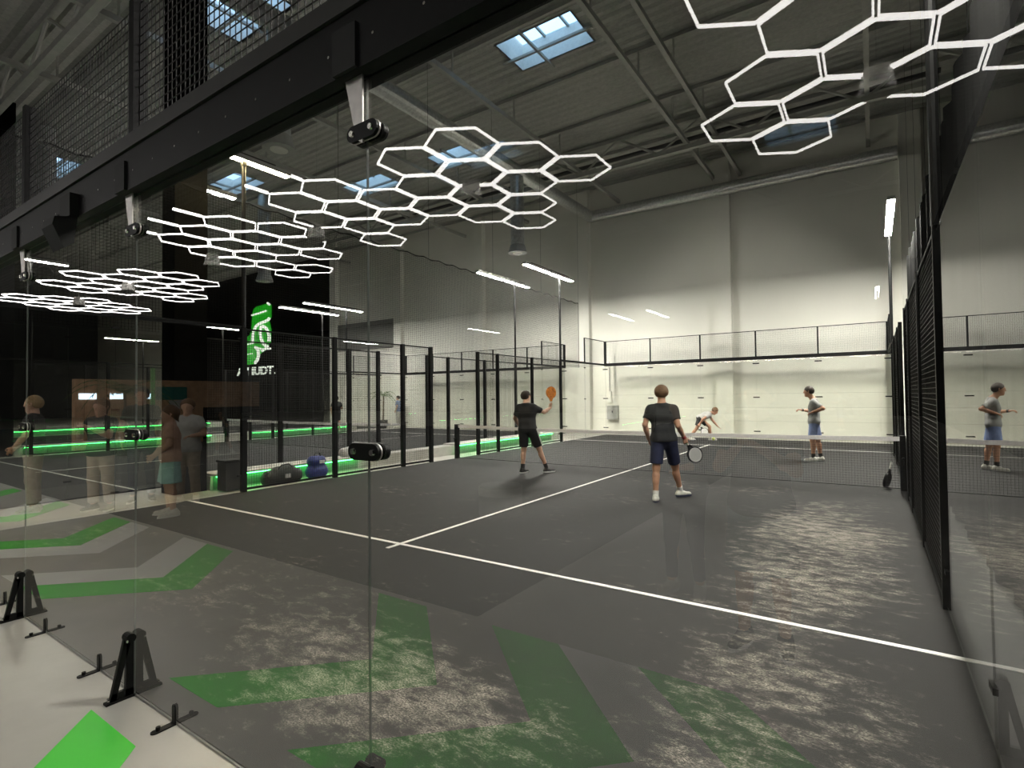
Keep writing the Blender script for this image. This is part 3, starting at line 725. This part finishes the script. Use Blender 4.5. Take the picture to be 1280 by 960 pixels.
# ================================================================ SDF figures
class Field:
    def __init__(s, lo, hi, h):
        s.lo = np.array(lo, float); s.h = h; s.n = np.ceil((np.array(hi)-s.lo)/h).astype(int)+1
        s.F = np.full(s.n, .3, np.float32)
    def _box(s, lo, hi):
        a = np.maximum(np.floor((np.array(lo)-s.lo)/s.h).astype(int), 0); b = np.minimum(np.ceil((np.array(hi)-s.lo)/s.h).astype(int)+1, s.n)
        if np.any(b <= a): return None
        ax = [s.lo[i]+s.h*np.arange(a[i], b[i], dtype=np.float32) for i in range(3)]
        return tuple(slice(a[i], b[i]) for i in range(3)), ax[0][:, None, None], ax[1][None, :, None], ax[2][None, None, :]
    def cap(s, a, b, r1, r2=None, k=.03, cuts=(), scale=None):
        """tapered capsule, joined smoothly; cuts = [(point, normal)] keep the side the normal points away from"""
        r2 = r1 if r2 is None else r2; a = np.array(a, float); b = np.array(b, float); R = max(r1, r2)+k+.03
        q = s._box(np.minimum(a, b)-R, np.maximum(a, b)+R)
        if q is None: return
        sl, X, Y, Z = q; d = b-a; L = float(d@d)+1e-9
        t = np.clip(((X-a[0])*d[0]+(Y-a[1])*d[1]+(Z-a[2])*d[2])/L, 0, 1)
        D = np.sqrt((X-a[0]-t*d[0])**2+(Y-a[1]-t*d[1])**2+(Z-a[2]-t*d[2])**2)-(r1+(r2-r1)*t)
        for p, n in cuts:
            n = np.array(n, float); n /= np.linalg.norm(n)
            D = np.maximum(D, (X-p[0])*n[0]+(Y-p[1])*n[1]+(Z-p[2])*n[2])
        A = s.F[sl]
        if k > 0:
            hh = np.maximum(k-np.abs(A-D), 0)/k; s.F[sl] = np.minimum(A, D)-hh*hh*k*.25
        else: s.F[sl] = np.minimum(A, D)
    def cut(s, p, n):
        n = np.array(n, float); n /= np.linalg.norm(n)
        ax = [s.lo[i]+s.h*np.arange(s.n[i], dtype=np.float32) for i in range(3)]
        s.F = np.maximum(s.F, (ax[0][:, None, None]-p[0])*n[0]+(ax[1][None, :, None]-p[1])*n[1]+(ax[2][None, None, :]-p[2])*n[2])
    def mesh(s, name, m):
        F = s.F; S = F < 0; nx, ny, nz = F.shape
        cnt = np.zeros((nx-1, ny-1, nz-1), np.int8)
        for i in (0, 1):
            for j in (0, 1):
                for k in (0, 1): cnt += S[i:nx-1+i, j:ny-1+j, k:nz-1+k]
        act = np.argwhere((cnt > 0) & (cnt < 8))
        if not len(act): return bpy.data.meshes.new(name)
        idx = np.full(cnt.shape, -1, np.int64); idx[act[:, 0], act[:, 1], act[:, 2]] = np.arange(len(act))
        cor = [(i, j, k) for i in (0, 1) for j in (0, 1) for k in (0, 1)]
        val = {c: F[act[:, 0]+c[0], act[:, 1]+c[1], act[:, 2]+c[2]] for c in cor}
        P = np.zeros((len(act), 3)); N = np.zeros(len(act))
        for c in cor:
            for ax in range(3):
                if c[ax]: continue
                e = list(c); e[ax] = 1; e = tuple(e); a, b = val[c], val[e]; cr = (a < 0) != (b < 0)
                t = np.where(cr, a/np.where(cr, a-b, 1), 0)
                p = np.tile(np.array(c, float), (len(act), 1)); p[:, ax] = t
                P += p*cr[:, None]; N += cr
        V = s.lo+(act+P/N[:, None])*s.h
        Q = []
        for ax in range(3):
            b, c = [(1, 2), (2, 0), (0, 1)][ax]
            sa = [slice(None)]*3; sb = [slice(None)]*3; sa[ax] = slice(0, -1); sb[ax] = slice(1, None)
            A = S[tuple(sa)]; B = S[tuple(sb)]; ed = np.argwhere(A != B)
            ok = (ed[:, b] > 0) & (ed[:, c] > 0) & (ed[:, b] < F.shape[b]-1) & (ed[:, c] < F.shape[c]-1); ed = ed[ok]
            if not len(ed): continue
            fl = A[ed[:, 0], ed[:, 1], ed[:, 2]]; qs = []
            for db, dc in ((-1, -1), (0, -1), (0, 0), (-1, 0)):
                e = ed.copy(); e[:, b] += db; e[:, c] += dc; qs.append(idx[e[:, 0], e[:, 1], e[:, 2]])
            q = np.stack(qs, 1); q[~fl] = q[~fl][:, ::-1]; Q.append(q)
        Q = np.concatenate(Q)
        me = bpy.data.meshes.new(name); me.vertices.add(len(V)); me.vertices.foreach_set('co', V.astype(np.float32).ravel())
        me.loops.add(Q.size); me.loops.foreach_set('vertex_index', Q.astype(np.int32).ravel())
        me.polygons.add(len(Q)); me.polygons.foreach_set('loop_start', np.arange(0, Q.size, 4, dtype=np.int32))
        me.polygons.foreach_set('use_smooth', np.ones(len(Q), bool))
        me.materials.append(m); me.update(calc_edges=True); me.validate(); return me

def nrm(v): v = np.array(v, float); return v/(np.linalg.norm(v)+1e-9)
def lerp(a, b, t): return np.array(a, float)*(1-t)+np.array(b, float)*t

def add_hand(f, wr, d, pal, curl, th):
    """palm, four unequal bent fingers and a thumb from the side; d points along the hand, pal out of the palm, th to the thumb side"""
    d = nrm(d); th = nrm(np.array(th)-d*np.dot(th, d)); pal = nrm(np.cross(d, th)) if pal is None else nrm(np.array(pal)-d*np.dot(pal, d))
    for o in (-.028, -.009, .010, .028): f.cap(wr+th*o*.6, wr+d*.085+th*o, .016, .0125, .012)
    for o, L in ((.030, .070), (.010, .080), (-.010, .074), (-.030, .058)):
        a = wr+d*.085+th*o; c1 = curl*.75; e1 = nrm(d*math.cos(c1)+pal*math.sin(c1)); b = a+e1*L*.52
        c2 = curl*1.75; e2 = nrm(d*math.cos(c2)+pal*math.sin(c2)); c = b+e2*L*.48
        f.cap(a, b, .0095, .0088, .004); f.cap(b, c, .0088, .0075, .004)
    a = wr+d*.025+th*.030; e1 = nrm(d*.65+th*.7+pal*.25*curl); b = a+e1*.042; e2 = nrm(d*.85+th*.25+pal*.55*curl); c = b+e2*.035
    f.cap(a, b, .0125, .0105, .010); f.cap(b, c, .0105, .0085, .005)

def person(label, base, az, J, wear, res=.010, group=None):
    """J: joints in (image right, away, up) metres from base; az turns that frame into the hall"""
    t = thing('person', label, 'person', (*base, 0), az, group)
    J = {k: np.array(v, float) for k, v in J.items()}
    sk = wear.get('skin', M['skin'])
    nk = nrm(J['head']-(J['shL']+J['shR'])/2); J['head'] = J['head']-nk*.025
    for q in 'LR': J['sh'+q] = J['sh'+q]-nk*.02
    head, face = J['head'], nrm(J['face']); up = nrm(J.get('hup', (0, 0, 1))); up = nrm(up-face*np.dot(up, face)); sd = np.cross(face, up)
    right = nrm(J['shR']-J['shL']); axis = nrm((J['shL']+J['shR'])/2-(J['hipL']+J['hipR'])/2)
    hipc = (J['hipL']+J['hipR'])/2; shc = (J['shL']+J['shR'])/2; hr = nrm(J['hipR']-J['hipL'])
    bulk = wear.get('bulk', 1.0); fwd = nrm(np.cross(axis, right))*1.0
    if np.dot(fwd, face) < 0 and not wear.get('backface'): fwd = fwd
    allp = np.array([v for k, v in J.items() if k not in ('face', 'hup') and not k.startswith('d')]); lo = allp.min(0)-.24; hi = allp.max(0)+.24
    chest = lerp(hipc, shc, .72); belly = lerp(hipc, shc, .36)
    def torso(f, g, k=.07):
        f.cap(J['shL']*.84+shc*.16-axis*.045, J['shR']*.84+shc*.16-axis*.045, .060+g, .060+g, k)
        for q in 'LR': f.cap(shc+axis*.045, lerp(shc, J['sh'+q], .80)-axis*.012, .050+g, .048+g, .04)
        f.cap(chest-right*.082*bulk, chest+right*.082*bulk, .112*bulk+g, .112*bulk+g, k)
        f.cap(belly-right*.060*bulk, belly+right*.060*bulk, .108*bulk+g, .108*bulk+g, k)
        f.cap(hipc-hr*.070+axis*.03, hipc+hr*.070+axis*.03, .112+g, .112+g, k)
    # body: one continuous surface
    f = Field(lo, hi, res); torso(f, 0)
    f.cap(shc+axis*.01, head-up*.07-face*.015, .064, .060, .05)
    f.cap(head-face*.016+up*.022, head-face*.006+up*.026, .098, .096, .02)
    f.cap(head+face*.018-up*.012, head+face*.048-up*.092, .072, .044, .03)
    f.cap(head+face*.092+up*.012, head+face*.106-up*.024, .009, .013, .014)
    f.cap(head+face*.078-up*.058-sd*.016, head+face*.078-up*.058+sd*.016, .010, .010, .012)
    f.cap(head+face*.080+up*.030-sd*.03, head+face*.080+up*.030+sd*.03, .011, .011, .016)
    for s in (-1, 1):
        f.cap(head+sd*s*.099-face*.012+up*.018, head+sd*s*.095-face*.008-up*.022, .017, .012, .008)
    for s, c in ((-1, 'L'), (1, 'R')):
        f.cap(lerp(J['sh'+c], shc, .10)-axis*.01, J['el'+c], .051*bulk, .041, .05); f.cap(J['el'+c], lerp(J['el'+c], J['wr'+c], .35), .040, .042, .02); f.cap(lerp(J['el'+c], J['wr'+c], .35), J['wr'+c], .042, .027, .02)
        d = J.get('dh'+c, J['wr'+c]-J['el'+c]); add_hand(f, J['wr'+c], d, wear.get('pal'+c), wear.get('curl'+c, .45), wear.get('th'+c, (0, 1, 0)))
        f.cap(J['hip'+c], J['kn'+c], .092*bulk, .058, .05); f.cap(J['kn'+c], J['an'+c], .056, .037, .03)
        cm = lerp(J['kn'+c], J['an'+c], .28); fb = J['toe'+c]-J['an'+c]; fb[2] = 0; f.cap(cm-nrm(fb)*.018, lerp(J['kn'+c], J['an'+c], .48)-nrm(fb)*.012, .052, .044, .03)
        f.cap(J['an'+c], lerp(J['an'+c], J['toe'+c], .6)-np.array((0, 0, .012)), .034, .018, .01)
    obj('body', f.mesh('body', sk), t)
    # hair
    f = Field(head-.2, head+.2, min(res, .008)); hl = wear.get('hair_len', .062)
    f.cap(head-face*.022+up*.030, head-face*.028+up*.022, .112, .110, .01)
    if wear.get('long'): f.cap(head-face*.06, head-face*.085-up*.16, .06, .035, .03)
    f.cut(head+face*.066+up*.040, face*.66-up*.75)
    if not wear.get('long'): f.cut(head-up*hl, -up)
    obj('hair', f.mesh('hair', wear['hair']), t)
    for s in (-1, 1):
        e = MB().lathe([(.001, -.009), (.006, -.006), (.009, 0), (.006, .006), (.001, .009)], 10).build('eye', M['eye'], t, smooth=True)
        e.location = head+face*.080+sd*s*.030+up*.012
    # shirt
    f = Field(lo, hi, res*1.1); torso(f, .016)
    sl = wear.get('sleeve', .62)
    for c in 'LR':
        e = lerp(J['sh'+c], J['el'+c], sl) if sl <= 1 else lerp(J['el'+c], J['wr'+c], sl-1.06)
        dd = nrm(J['el'+c]-J['sh'+c])
        if sl <= 1: f.cap(lerp(J['sh'+c], shc, .13)-axis*.012, e+dd*.05, .060*bulk, .068, .06, [(e, dd)])
        else:
            f.cap(J['sh'+c], J['el'+c], .068*bulk, .056, .05); d2 = nrm(J['wr'+c]-J['el'+c]); f.cap(J['el'+c], e+d2*.03, .055, .044, .03, [(e, d2)])
    hem = hipc-axis*wear.get('hem', .06); f.cap(hipc-hr*.075, hipc+hr*.075, .128, .128, .05)
    f.cut(hem, -axis); f.cut(shc+axis*.088, axis)
    obj('shirt', f.mesh('shirt', wear['shirt']), t)
    if wear.get('print') is not None:
        p = shc-axis*.09-fwd*0; fd = wear['print']
        MB().add([p+fd*.135+right*(-.02)+axis*(.0), p+fd*.135+right*.10, p+fd*.135+right*.10+axis*.03, p+fd*.135-right*.02+axis*.03, p+fd*.10+right*-.02, p+fd*.10+right*.10, p+fd*.10+right*.10+axis*.03, p+fd*.10-right*.02+axis*.03], [(0,1,2,3),(4,7,6,5),(0,4,5,1),(1,5,6,2),(2,6,7,3),(3,7,4,0)]).build('shirt_print', M['white_cloth'], t)
    # shorts or trousers
    if wear.get('legs'):
        f = Field(lo, hi, res*1.1); pl = wear.get('leg_len', .80); ease = wear.get('ease', .024)
        f.cap(hipc-hr*.072+axis*.02, hipc+hr*.072+axis*.02, .112+.012, .112+.012, .05)
        for c in 'LR':
            if pl <= 1:
                e = lerp(J['hip'+c], J['kn'+c], pl); dd = nrm(J['kn'+c]-J['hip'+c]); f.cap(J['hip'+c], e+dd*.05, .098*bulk+.012, .072+ease, .05, [(e, dd)])
            else:
                f.cap(J['hip'+c], J['kn'+c], .098*bulk+.006, .060+ease*.6, .05); e = lerp(J['kn'+c], J['an'+c], pl-1); dd = nrm(J['an'+c]-J['kn'+c]); f.cap(J['kn'+c], e+dd*.03, .058+ease*.6, .042+ease, .03, [(e, dd)])
        f.cut(hipc+axis*.09, axis)
        o = obj('shorts' if pl <= 1 else 'trousers', f.mesh('shorts', wear['legs']), t)
        if wear.get('stripe'):
            c = 'R'; a = J['hipR']+hr*.10; b_ = lerp(J['hipR'], J['knR'], pl-.04)+hr*.088
            MB().tube(a+np.array((.012, -.06, .02)), b_+np.array((.012, -.05, 0)), .014, 6).build('side_stripe', M['white_cloth'], o)
    # shoes and socks
    for c in 'LR':
        an, toe = J['an'+c], J['toe'+c]; d = nrm(toe-an*np.array((1, 1, 0))-np.array((0, 0, 0 if True else 0)))
        h = an+(-nrm(toe-an)*np.array((1, 1, 0)))*.055; n = nrm(np.array((0, 0, 1.0)) if abs(toe[2]-.03) < .02 and an[2] < .13 else np.cross(np.cross(toe-an, (0, 0, 1)), toe-an))
        fl = nrm(toe-an-n*np.dot(toe-an, n)); heel = an-n*.055-fl*.045; tip = an-n*.055+fl*.165
        side_ = nrm(np.cross(fl, n))
        f = Field(np.minimum(heel, tip)-.13, np.maximum(heel, tip)+.17, min(res, .009))
        f.cap(heel+n*.012, tip+n*.0, .044, .036, .02); f.cap(an-n*.02-fl*.01, an-n*.045+fl*.05, .044, .046, .03); f.cap(an+n*.015-fl*.012, an-n*.03-fl*.012, .044, .044, .02)
        f.cut(heel-n*.008, -n); f.cut(an+n*.030, n)
        s_ = obj('shoe', f.mesh('shoe', wear['shoe']), t)
        ol = []
        for i in range(16):
            a = 2*math.pi*i/16; cx_ = math.cos(a); wv = .046 if cx_ < 0 else .042
            ol.append((heel+tip)/2+fl*cx_*.152+side_*math.sin(a)*wv*(1.08 if abs(cx_) < .8 else 1)-n*.030)
        MB().prism([Vector(p) for p in ol], Vector(n*.026)).build('sole', wear.get('sole', M['sole']), s_)
        if wear.get('sock'):
            q = lerp(an, J['kn'+c], wear.get('sock_h', .18))
            MB().tube(an, q, .043, 14, .047).build('sock', wear['sock'], t, smooth=False)
    for c, m in wear.get('bands', ()):
        a = lerp(J['el'+c], J['wr'+c], .86); MB().tube(a, lerp(J['el'+c], J['wr'+c], 1.04), .034, 12, .033).build('wristband', m, t)
    return t

def frame_for(px, py, gx, gy):
    """base point and turn so that local x runs to the picture's right and local y away from the camera"""
    wv = Vector((gx-CAM.x, gy-CAM.y)).normalized(); return (gx, gy), math.atan2(-wv.x, wv.y)
def loc_to_hall(base, az, p):
    c, s = math.cos(az), math.sin(az); return Vector((base[0]+c*p[0]-s*p[1], base[1]+s*p[0]+c*p[1], p[2]))

def racket(label, base, az, butt, tip_dir, normal, face, frame_m, grip_m, group='padel rackets'):
    """padel racket with a perforated round head; butt = end of the grip in the person's frame"""
    o = loc_to_hall(base, az, butt); c, s = math.cos(az), math.sin(az)
    R = lambda v: Vector((c*v[0]-s*v[1], s*v[0]+c*v[1], v[2]))
    z = R(tip_dir).normalized(); y = R(normal); y = (y-z*y.dot(z)).normalized(); x = y.cross(z)
    t = thing('padel_racket', label, 'racket', o, 0, group)
    t.rotation_mode = 'QUATERNION'; t.rotation_quaternion = Matrix((x, y, z)).transposed().to_quaternion()
    MB().tube((0,0,0), (0,0,.13), .016, 12).tube((0,0,-.006), (0,0,0), .019, 12).build('grip', grip_m, t)
    MB().prism([(-.014, -.012, .12), (.014, -.012, .12), (.06, -.012, .225), (.045, -.012, .235), (0, -.012, .175), (-.045, -.012, .235), (-.06, -.012, .225)], (0, .024, 0)).build('throat', frame_m, t)
    cz, a, b = .325, .125, .135; n = 28
    fb = MB(); out = [(a*math.cos(2*math.pi*i/n), b*math.sin(2*math.pi*i/n)+cz) for i in range(n)]; inn = [(.88*(p[0]), cz+.88*(p[1]-cz)) for p in out]
    v = [(p[0], yy, p[1]) for yy in (-.019, .019) for p in out]+[(p[0], yy, p[1]) for yy in (-.019, .019) for p in inn]; f = []
    for i in range(n):
        j = (i+1) % n; f += [(i, j, n+j, n+i), (2*n+i, 3*n+i, 3*n+j, 2*n+j), (i, 2*n+i, 2*n+j, j), (n+i, n+j, 3*n+j, 3*n+i)]
    fb.add(v, f).build('frame', frame_m, t)
    hd = MB().prism([(p[0], -.016, p[1]) for p in inn], (0, .032, 0)).build('face', face, t)
    hb = MB()
    for i in range(-3, 4):
        for j in range(-3, 4):
            px, pz = i*.026, j*.026
            if px*px+pz*pz < .0072:
                for yy in (-.0168, .0162): hb.tube((px, yy, cz+pz), (px, yy+.0006, cz+pz), .0055, 8)
    hb.build('hole', M['pipe'], hd, kind='stuff')
    return t

def held(J, c, pal, dirn):
    """butt of a handle lying across the fingers of hand c"""
    wr = np.array(J['wr'+c], float); d = nrm(J.get('dh'+c, wr-np.array(J['el'+c]))); pal = nrm(np.array(pal)-d*np.dot(pal, d)); return tuple(wr+d*.075+pal*.026-nrm(dirn)*.06)
# player in black with the orange racket (by the net, left)
b1, a1 = frame_for(668, 591, -1.62, -1.35)
J1 = dict(head=(-.17,.06,1.70), face=(.75,.66,-.02), shL=(-.36,.05,1.47), shR=(.0,-.10,1.48), elL=(-.43,.12,1.20), wrL=(-.36,.30,1.04),
          elR=(.21,-.02,1.33), wrR=(.36,.16,1.43), dhR=(.1,.15,.95), hipL=(-.24,.0,.96), hipR=(-.06,-.06,.96), knL=(-.24,.06,.52), knR=(.10,.02,.53), anL=(-.27,.0,.09), anR=(.26,.08,.09), toeL=(-.16,.15,.03), toeR=(.42,.16,.03))
person('player in black T-shirt and shorts raising an orange racket by the net', b1, a1, J1, dict(shirt=M['black_cloth'], legs=M['black_cloth'], leg_len=.86, hair=M['hair_dark'], shoe=M['shoe_black'], sock=M['black_cloth'], sock_h=.26, bulk=1.10, stripe=True, curlR=1.2, thR=(-.5,.6,.2), palR=(.2,.9,-.1), skin=M['skin'], sleeve=.72, **{'print': np.array((.75,-.65,0))}), .009)
racket('orange padel racket held up by the player in black', b1, a1, held(J1, 'R', (.2,.9,-.1), (.02,.12,1)), (.02,.12,1), (.5,-.85,0), M['orange'], M['orange'], M['grip'])

# player seen from behind, walking to the net
b2, a2 = frame_for(833, 627, 1.80, -2.98)
J2 = dict(head=(-.03,.10,1.735), face=(.12,.99,-.03), shL=(-.235,.06,1.49), shR=(.175,.05,1.49), elL=(-.295,.0,1.21), wrL=(-.245,.14,.97),
          elR=(.215,-.02,1.19), wrR=(.305,.16,1.00), dhR=(.30,.14,-1), hipL=(-.10,.04,.97), hipR=(.085,.04,.97), knL=(-.13,.0,.53), knR=(.16,.26,.53), anL=(-.145,-.08,.09), anR=(.24,.42,.10), toeL=(-.13,.08,.03), toeR=(.37,.50,.03))
person('player in black T-shirt and navy shorts walking away, racket lowered', b2, a2, J2, dict(shirt=M['charcoal_cloth'], legs=M['navy_cloth'], leg_len=.86, hair=M['hair_brown'], shoe=M['shoe_white'], sole=M['sole_dark'], sock=M['white_cloth'], sock_h=.20, skin=M['skin_tan'], hem=.03, curlR=1.15, thR=(.9,.1,.2), palR=(.1,.95,.1), bands=(('R', M['red_band']),)), .009)
racket('dark-rimmed grey padel racket hanging from the walking player\'s hand', b2, a2, held(J2, 'R', (.1,.95,.1), (.62,.30,-.95)), (.62,.30,-.95), (.35,-.9,.15), M['racket_grey'], M['frame'], M['grip'])

# player in grey shirt and blue shorts on the far side
b3, a3 = frame_for(1021, 577, 3.34, 3.80)
J3 = dict(head=(-.13,.0,1.745), face=(-.98,.05,-.06), shL=(-.03,-.17,1.49), shR=(.02,.19,1.49), elL=(.19,-.24,1.31), wrL=(-.04,-.24,1.22),
          elR=(-.06,.26,1.23), wrR=(-.27,.16,1.26), hipL=(-.01,-.09,.97), hipR=(-.01,.09,.97), knL=(-.05,-.08,.52), knR=(.06,.10,.52), anL=(-.04,-.08,.09), anR=(.12,.12,.09), toeL=(-.20,-.09,.03), toeR=(-.04,.11,.03))
person('player in grey T-shirt and blue shorts standing in profile beyond the net', b3, a3, J3, dict(shirt=M['grey_cloth'], legs=M['denim_cloth'], leg_len=.88, ease=.035, hair=M['hair_dark'], shoe=M['shoe_white'], sock=M['black_cloth'], sock_h=.24, skin=M['skin_tan'], sleeve=.75, hem=.08, curlL=.9, curlR=.8, bands=(('R', M['black_cloth']),)), .009)

# player bending for the ball at the far end
b4, a4 = frame_for(874, 551, -.62, 8.75)
J4 = dict(head=(.44,-.06,1.08), face=(.75,-.1,-.62), hup=(.6,0,.8), shL=(.20,.18,1.00), shR=(.26,-.18,.96), elL=(.32,.20,.74), wrL=(.50,.14,.52), elR=(.02,-.26,.80), wrR=(-.10,-.20,.62), dhR=(-.3,-.2,-.6),
          hipL=(-.12,.10,.80), hipR=(-.10,-.10,.80), knL=(.22,.12,.50), knR=(-.22,-.10,.44), anL=(.26,.10,.09), anR=(-.48,-.08,.10), toeL=(.42,.10,.03), toeR=(-.33,-.08,.03))
person('player in light grey T-shirt bending low at the far glass', b4, a4, J4, dict(shirt=M['lgrey_cloth'], legs=M['black_cloth'], leg_len=.72, hair=M['hair_brown'], shoe=M['shoe_white'], sock=M['white_cloth'], skin=M['skin_tan'], sleeve=.6, curlR=1.2, palR=(.6,.6,0), thR=(0,.3,1)), .012)
racket('white padel racket held by the bending player', b4, a4, held(J4, 'R', (.6,.6,0), (.45,-.1,-.55)), (.45,-.1,-.55), (.1,-1,.1), M['racket_white'], M['frame'], M['grip'])

# racket left leaning on the net post, ball over the net
rr = racket('dark padel racket leaning upside down on the right net post', (4.80, .16), 0, (0, 0, .46), (-.22, -.10, -1), (1, -.35, 0), M['frame'], M['frame'], M['grip'])
o = MB().lathe([(.033*math.sin(math.pi*i/12)+1e-5, -.033*math.cos(math.pi*i/12)) for i in range(13)], 18).build('padel_ball', M['ball'], None, True); o.location = (1.62, .9, .70)
tag(o, 'small yellow ball in flight just above the net tape', 'ball')
MB().tube((0,0,0), (0,0,0.0001), .001, 3)

# ---- people on the camera's side, met only as reflections
def standing(label, gx, gy, heading, wear, h=1.78, arms='down', group='people waiting in the aisle'):
    k = h/1.82
    J = dict(head=(0,.02,1.71), face=(0,1,-.03), shL=(-.20,0,1.48), shR=(.20,0,1.48), elL=(-.26,-.03,1.20), elR=(.26,-.03,1.20), wrL=(-.25,.06,.96), wrR=(.25,.06,.96),
             hipL=(-.095,0,.95), hipR=(.095,0,.95), knL=(-.11,.02,.51), knR=(.11,.0,.51), anL=(-.12,0,.09), anR=(.13,-.03,.09), toeL=(-.15,.15,.03), toeR=(.17,.12,.03))
    if arms == 'phone': J.update(elL=(-.22,.16,1.22), elR=(.24,.15,1.22), wrL=(-.06,.36,1.36), wrR=(.10,.36,1.36))
    if arms == 'front': J.update(elL=(-.26,.04,1.20), elR=(.26,.04,1.20), wrL=(-.06,.22,1.02), wrR=(.06,.22,1.02))
    if arms == 'bent': J.update(elR=(.28,.02,1.20), wrR=(.12,.26,1.18), elL=(-.26,.0,1.2), wrL=(-.22,.12,.98))
    for q in J:
        if q != 'face': J[q] = np.array(J[q], float)*k
    for q in ('toeL', 'toeR'): J[q][2] = .03
    for q in ('anL', 'anR'): J[q][2] = .09
    return person(label, (gx, gy), heading, J, wear, .014, group)
standing('person in dark top and blue-grey shorts with dark trainers, mirrored on the court', 3.92, -12.55, 0.05, dict(shirt=M['black_cloth'], legs=M['blgrey_cloth'], leg_len=.98, ease=.05, hair=M['hair_dark'], shoe=M['shoe_black'], sole=M['sole'], skin=M['skin_tan']), 1.80, 'phone')
standing('person in dark leggings and white trainers, mirrored on the court', 3.20, -13.25, .1, dict(shirt=M['navy_cloth'], legs=M['navy_cloth'], leg_len=1.90, ease=.004, hair=M['hair_brown'], long=True, shoe=M['shoe_white'], skin=M['skin'], sleeve=1.8), 1.70, 'bent')
standing('fair-haired person with beige trousers, leftmost of the waiting group', -6.15, -11.35, .5, dict(shirt=M['black_cloth'], legs=M['beige_cloth'], leg_len=1.9, ease=.03, hair=M['hair_fair'], shoe=M['shoe_white']), 1.78, 'front')
standing('person in black top and beige trousers holding a phone in the group', -5.35, -11.95, -.6, dict(shirt=M['black_cloth'], legs=M['beige_cloth'], leg_len=1.9, ease=.03, hair=M['hair_brown'], long=True, shoe=M['shoe_black']), 1.72, 'phone')
standing('tall person in black polo shirt and dark trousers in the group', -5.6, -12.6, -1.1, dict(shirt=M['black_cloth'], legs=M['navy_cloth'], leg_len=1.9, ease=.02, hair=M['hair_dark'], shoe=M['shoe_black'], skin=M['skin_tan']), 1.92, 'down')
standing('person in beige trousers and pale top at the edge of the group', -4.9, -13.0, -.9, dict(shirt=M['lgrey_cloth'], legs=M['beige_cloth'], leg_len=1.9, ease=.03, hair=M['hair_brown'], shoe=M['shoe_white']), 1.70, 'bent')
standing('person in peach top and mint skirt-like shorts beside the black column\'s reflection', -4.0, -12.35, .3, dict(shirt=M['peach_cloth'], legs=M['mint_cloth'], leg_len=.9, ease=.07, hair=M['hair_brown'], long=True, shoe=M['shoe_white']), 1.60, 'front')
# two people beyond the second court
standing('person in pale blue top far off beside the palm', -18.0, 10.35, 2.0, dict(shirt=M['denim_cloth'], legs=M['lgrey_cloth'], leg_len=1.9, hair=M['hair_dark'], shoe=M['shoe_white']), 1.80, 'down', 'people beyond the second court')
standing('person in dark top far off behind the second court fence', -17.35, 5.6, 1.2, dict(shirt=M['black_cloth'], legs=M['black_cloth'], leg_len=.8, hair=M['hair_dark'], shoe=M['shoe_white']), 1.80, 'bent', 'people beyond the second court')

# ================================================================ bags and bin beside the fence
def soft_bag(name, label, cat, x, y, rz, prims, m, extra=None):
    t = thing(name, label, cat, (x, y, 0), rz)
    f = Field((-.55, -.4, -.05), (.55, .4, .65), .014)
    for a, b, r, r2 in prims: f.cap(a, b, r, r2, .08)
    f.cut((0, 0, 0), (0, 0, -1)); obj('bag_body', f.mesh('bag_body', m), t)
    return t
t = soft_bag('duffel_bag', 'black duffel bag slumped on the floor against the lit bench', 'bag', -5.42, -4.95, math.pi/2, [((-.28,0,.12),(.28,0,.12),.15,.15),((-.1,0,.2),(.14,0,.22),.13,.12),((-.34,.0,.08),(-.3,.05,.1),.11,.1)], M['bag_black'])
MB().path([(-.16,-.10,.28),(-.10,-.12,.36),(.06,-.12,.37),(.14,-.10,.30)], .012, 6).build('strap', M['charcoal_cloth'], t)
MB().box(-.05,.07,-.175,-.16,.10,.18).build('label_patch', M['lgrey_cloth'], t)
t = soft_bag('sports_bag', 'blue sports bag standing beside the black duffel', 'bag', -5.42, -4.15, math.pi/2, [((-.12,0,.12),(.12,0,.12),.14,.14),((-.1,0,.34),(.1,0,.34),.12,.11)], M['bag_blue'])
MB().box(-.02,.10,-.150,-.13,.30,.36).build('white_print', M['white_cloth'], t)
MB().path([(-.08,-.02,.44),(-.05,-.02,.52),(.05,-.02,.52),(.08,-.02,.44)], .012, 6).build('carry_handle', M['bag_black'], t)
t = soft_bag('racket_bag', 'pale racket bag with dark panel resting on the green-lit bench', 'bag', -5.98, -2.75, math.pi/2, [((-.26,0,.10),(.22,0,.14),.11,.13),((.1,0,.24),(.2,0,.22),.10,.09)], M['bag_pale'])
t.location.z = .286
MB().tube((-.05,-.125,.14), (-.05,-.10,.14), .10, 16).build('dark_panel', M['bag_blue'], t)
t = thing('waste_bin', 'black square bin between the column and the mesh fence', 'bin', (-5.46, -5.98, 0))
MB().prism([(-.15,-.18,0),(.15,-.18,0),(.15,.18,0),(-.15,.18,0)], (0,0,.52)).build('bin_body', M['bag_black'], t)
MB().box(-.165,.165,-.195,.195,.52,.56).build('bin_rim', M['frame'], t)
MB().tube((0,0,.561),(0,0,.565),.10,16).build('bin_opening', M['pipe'], t)
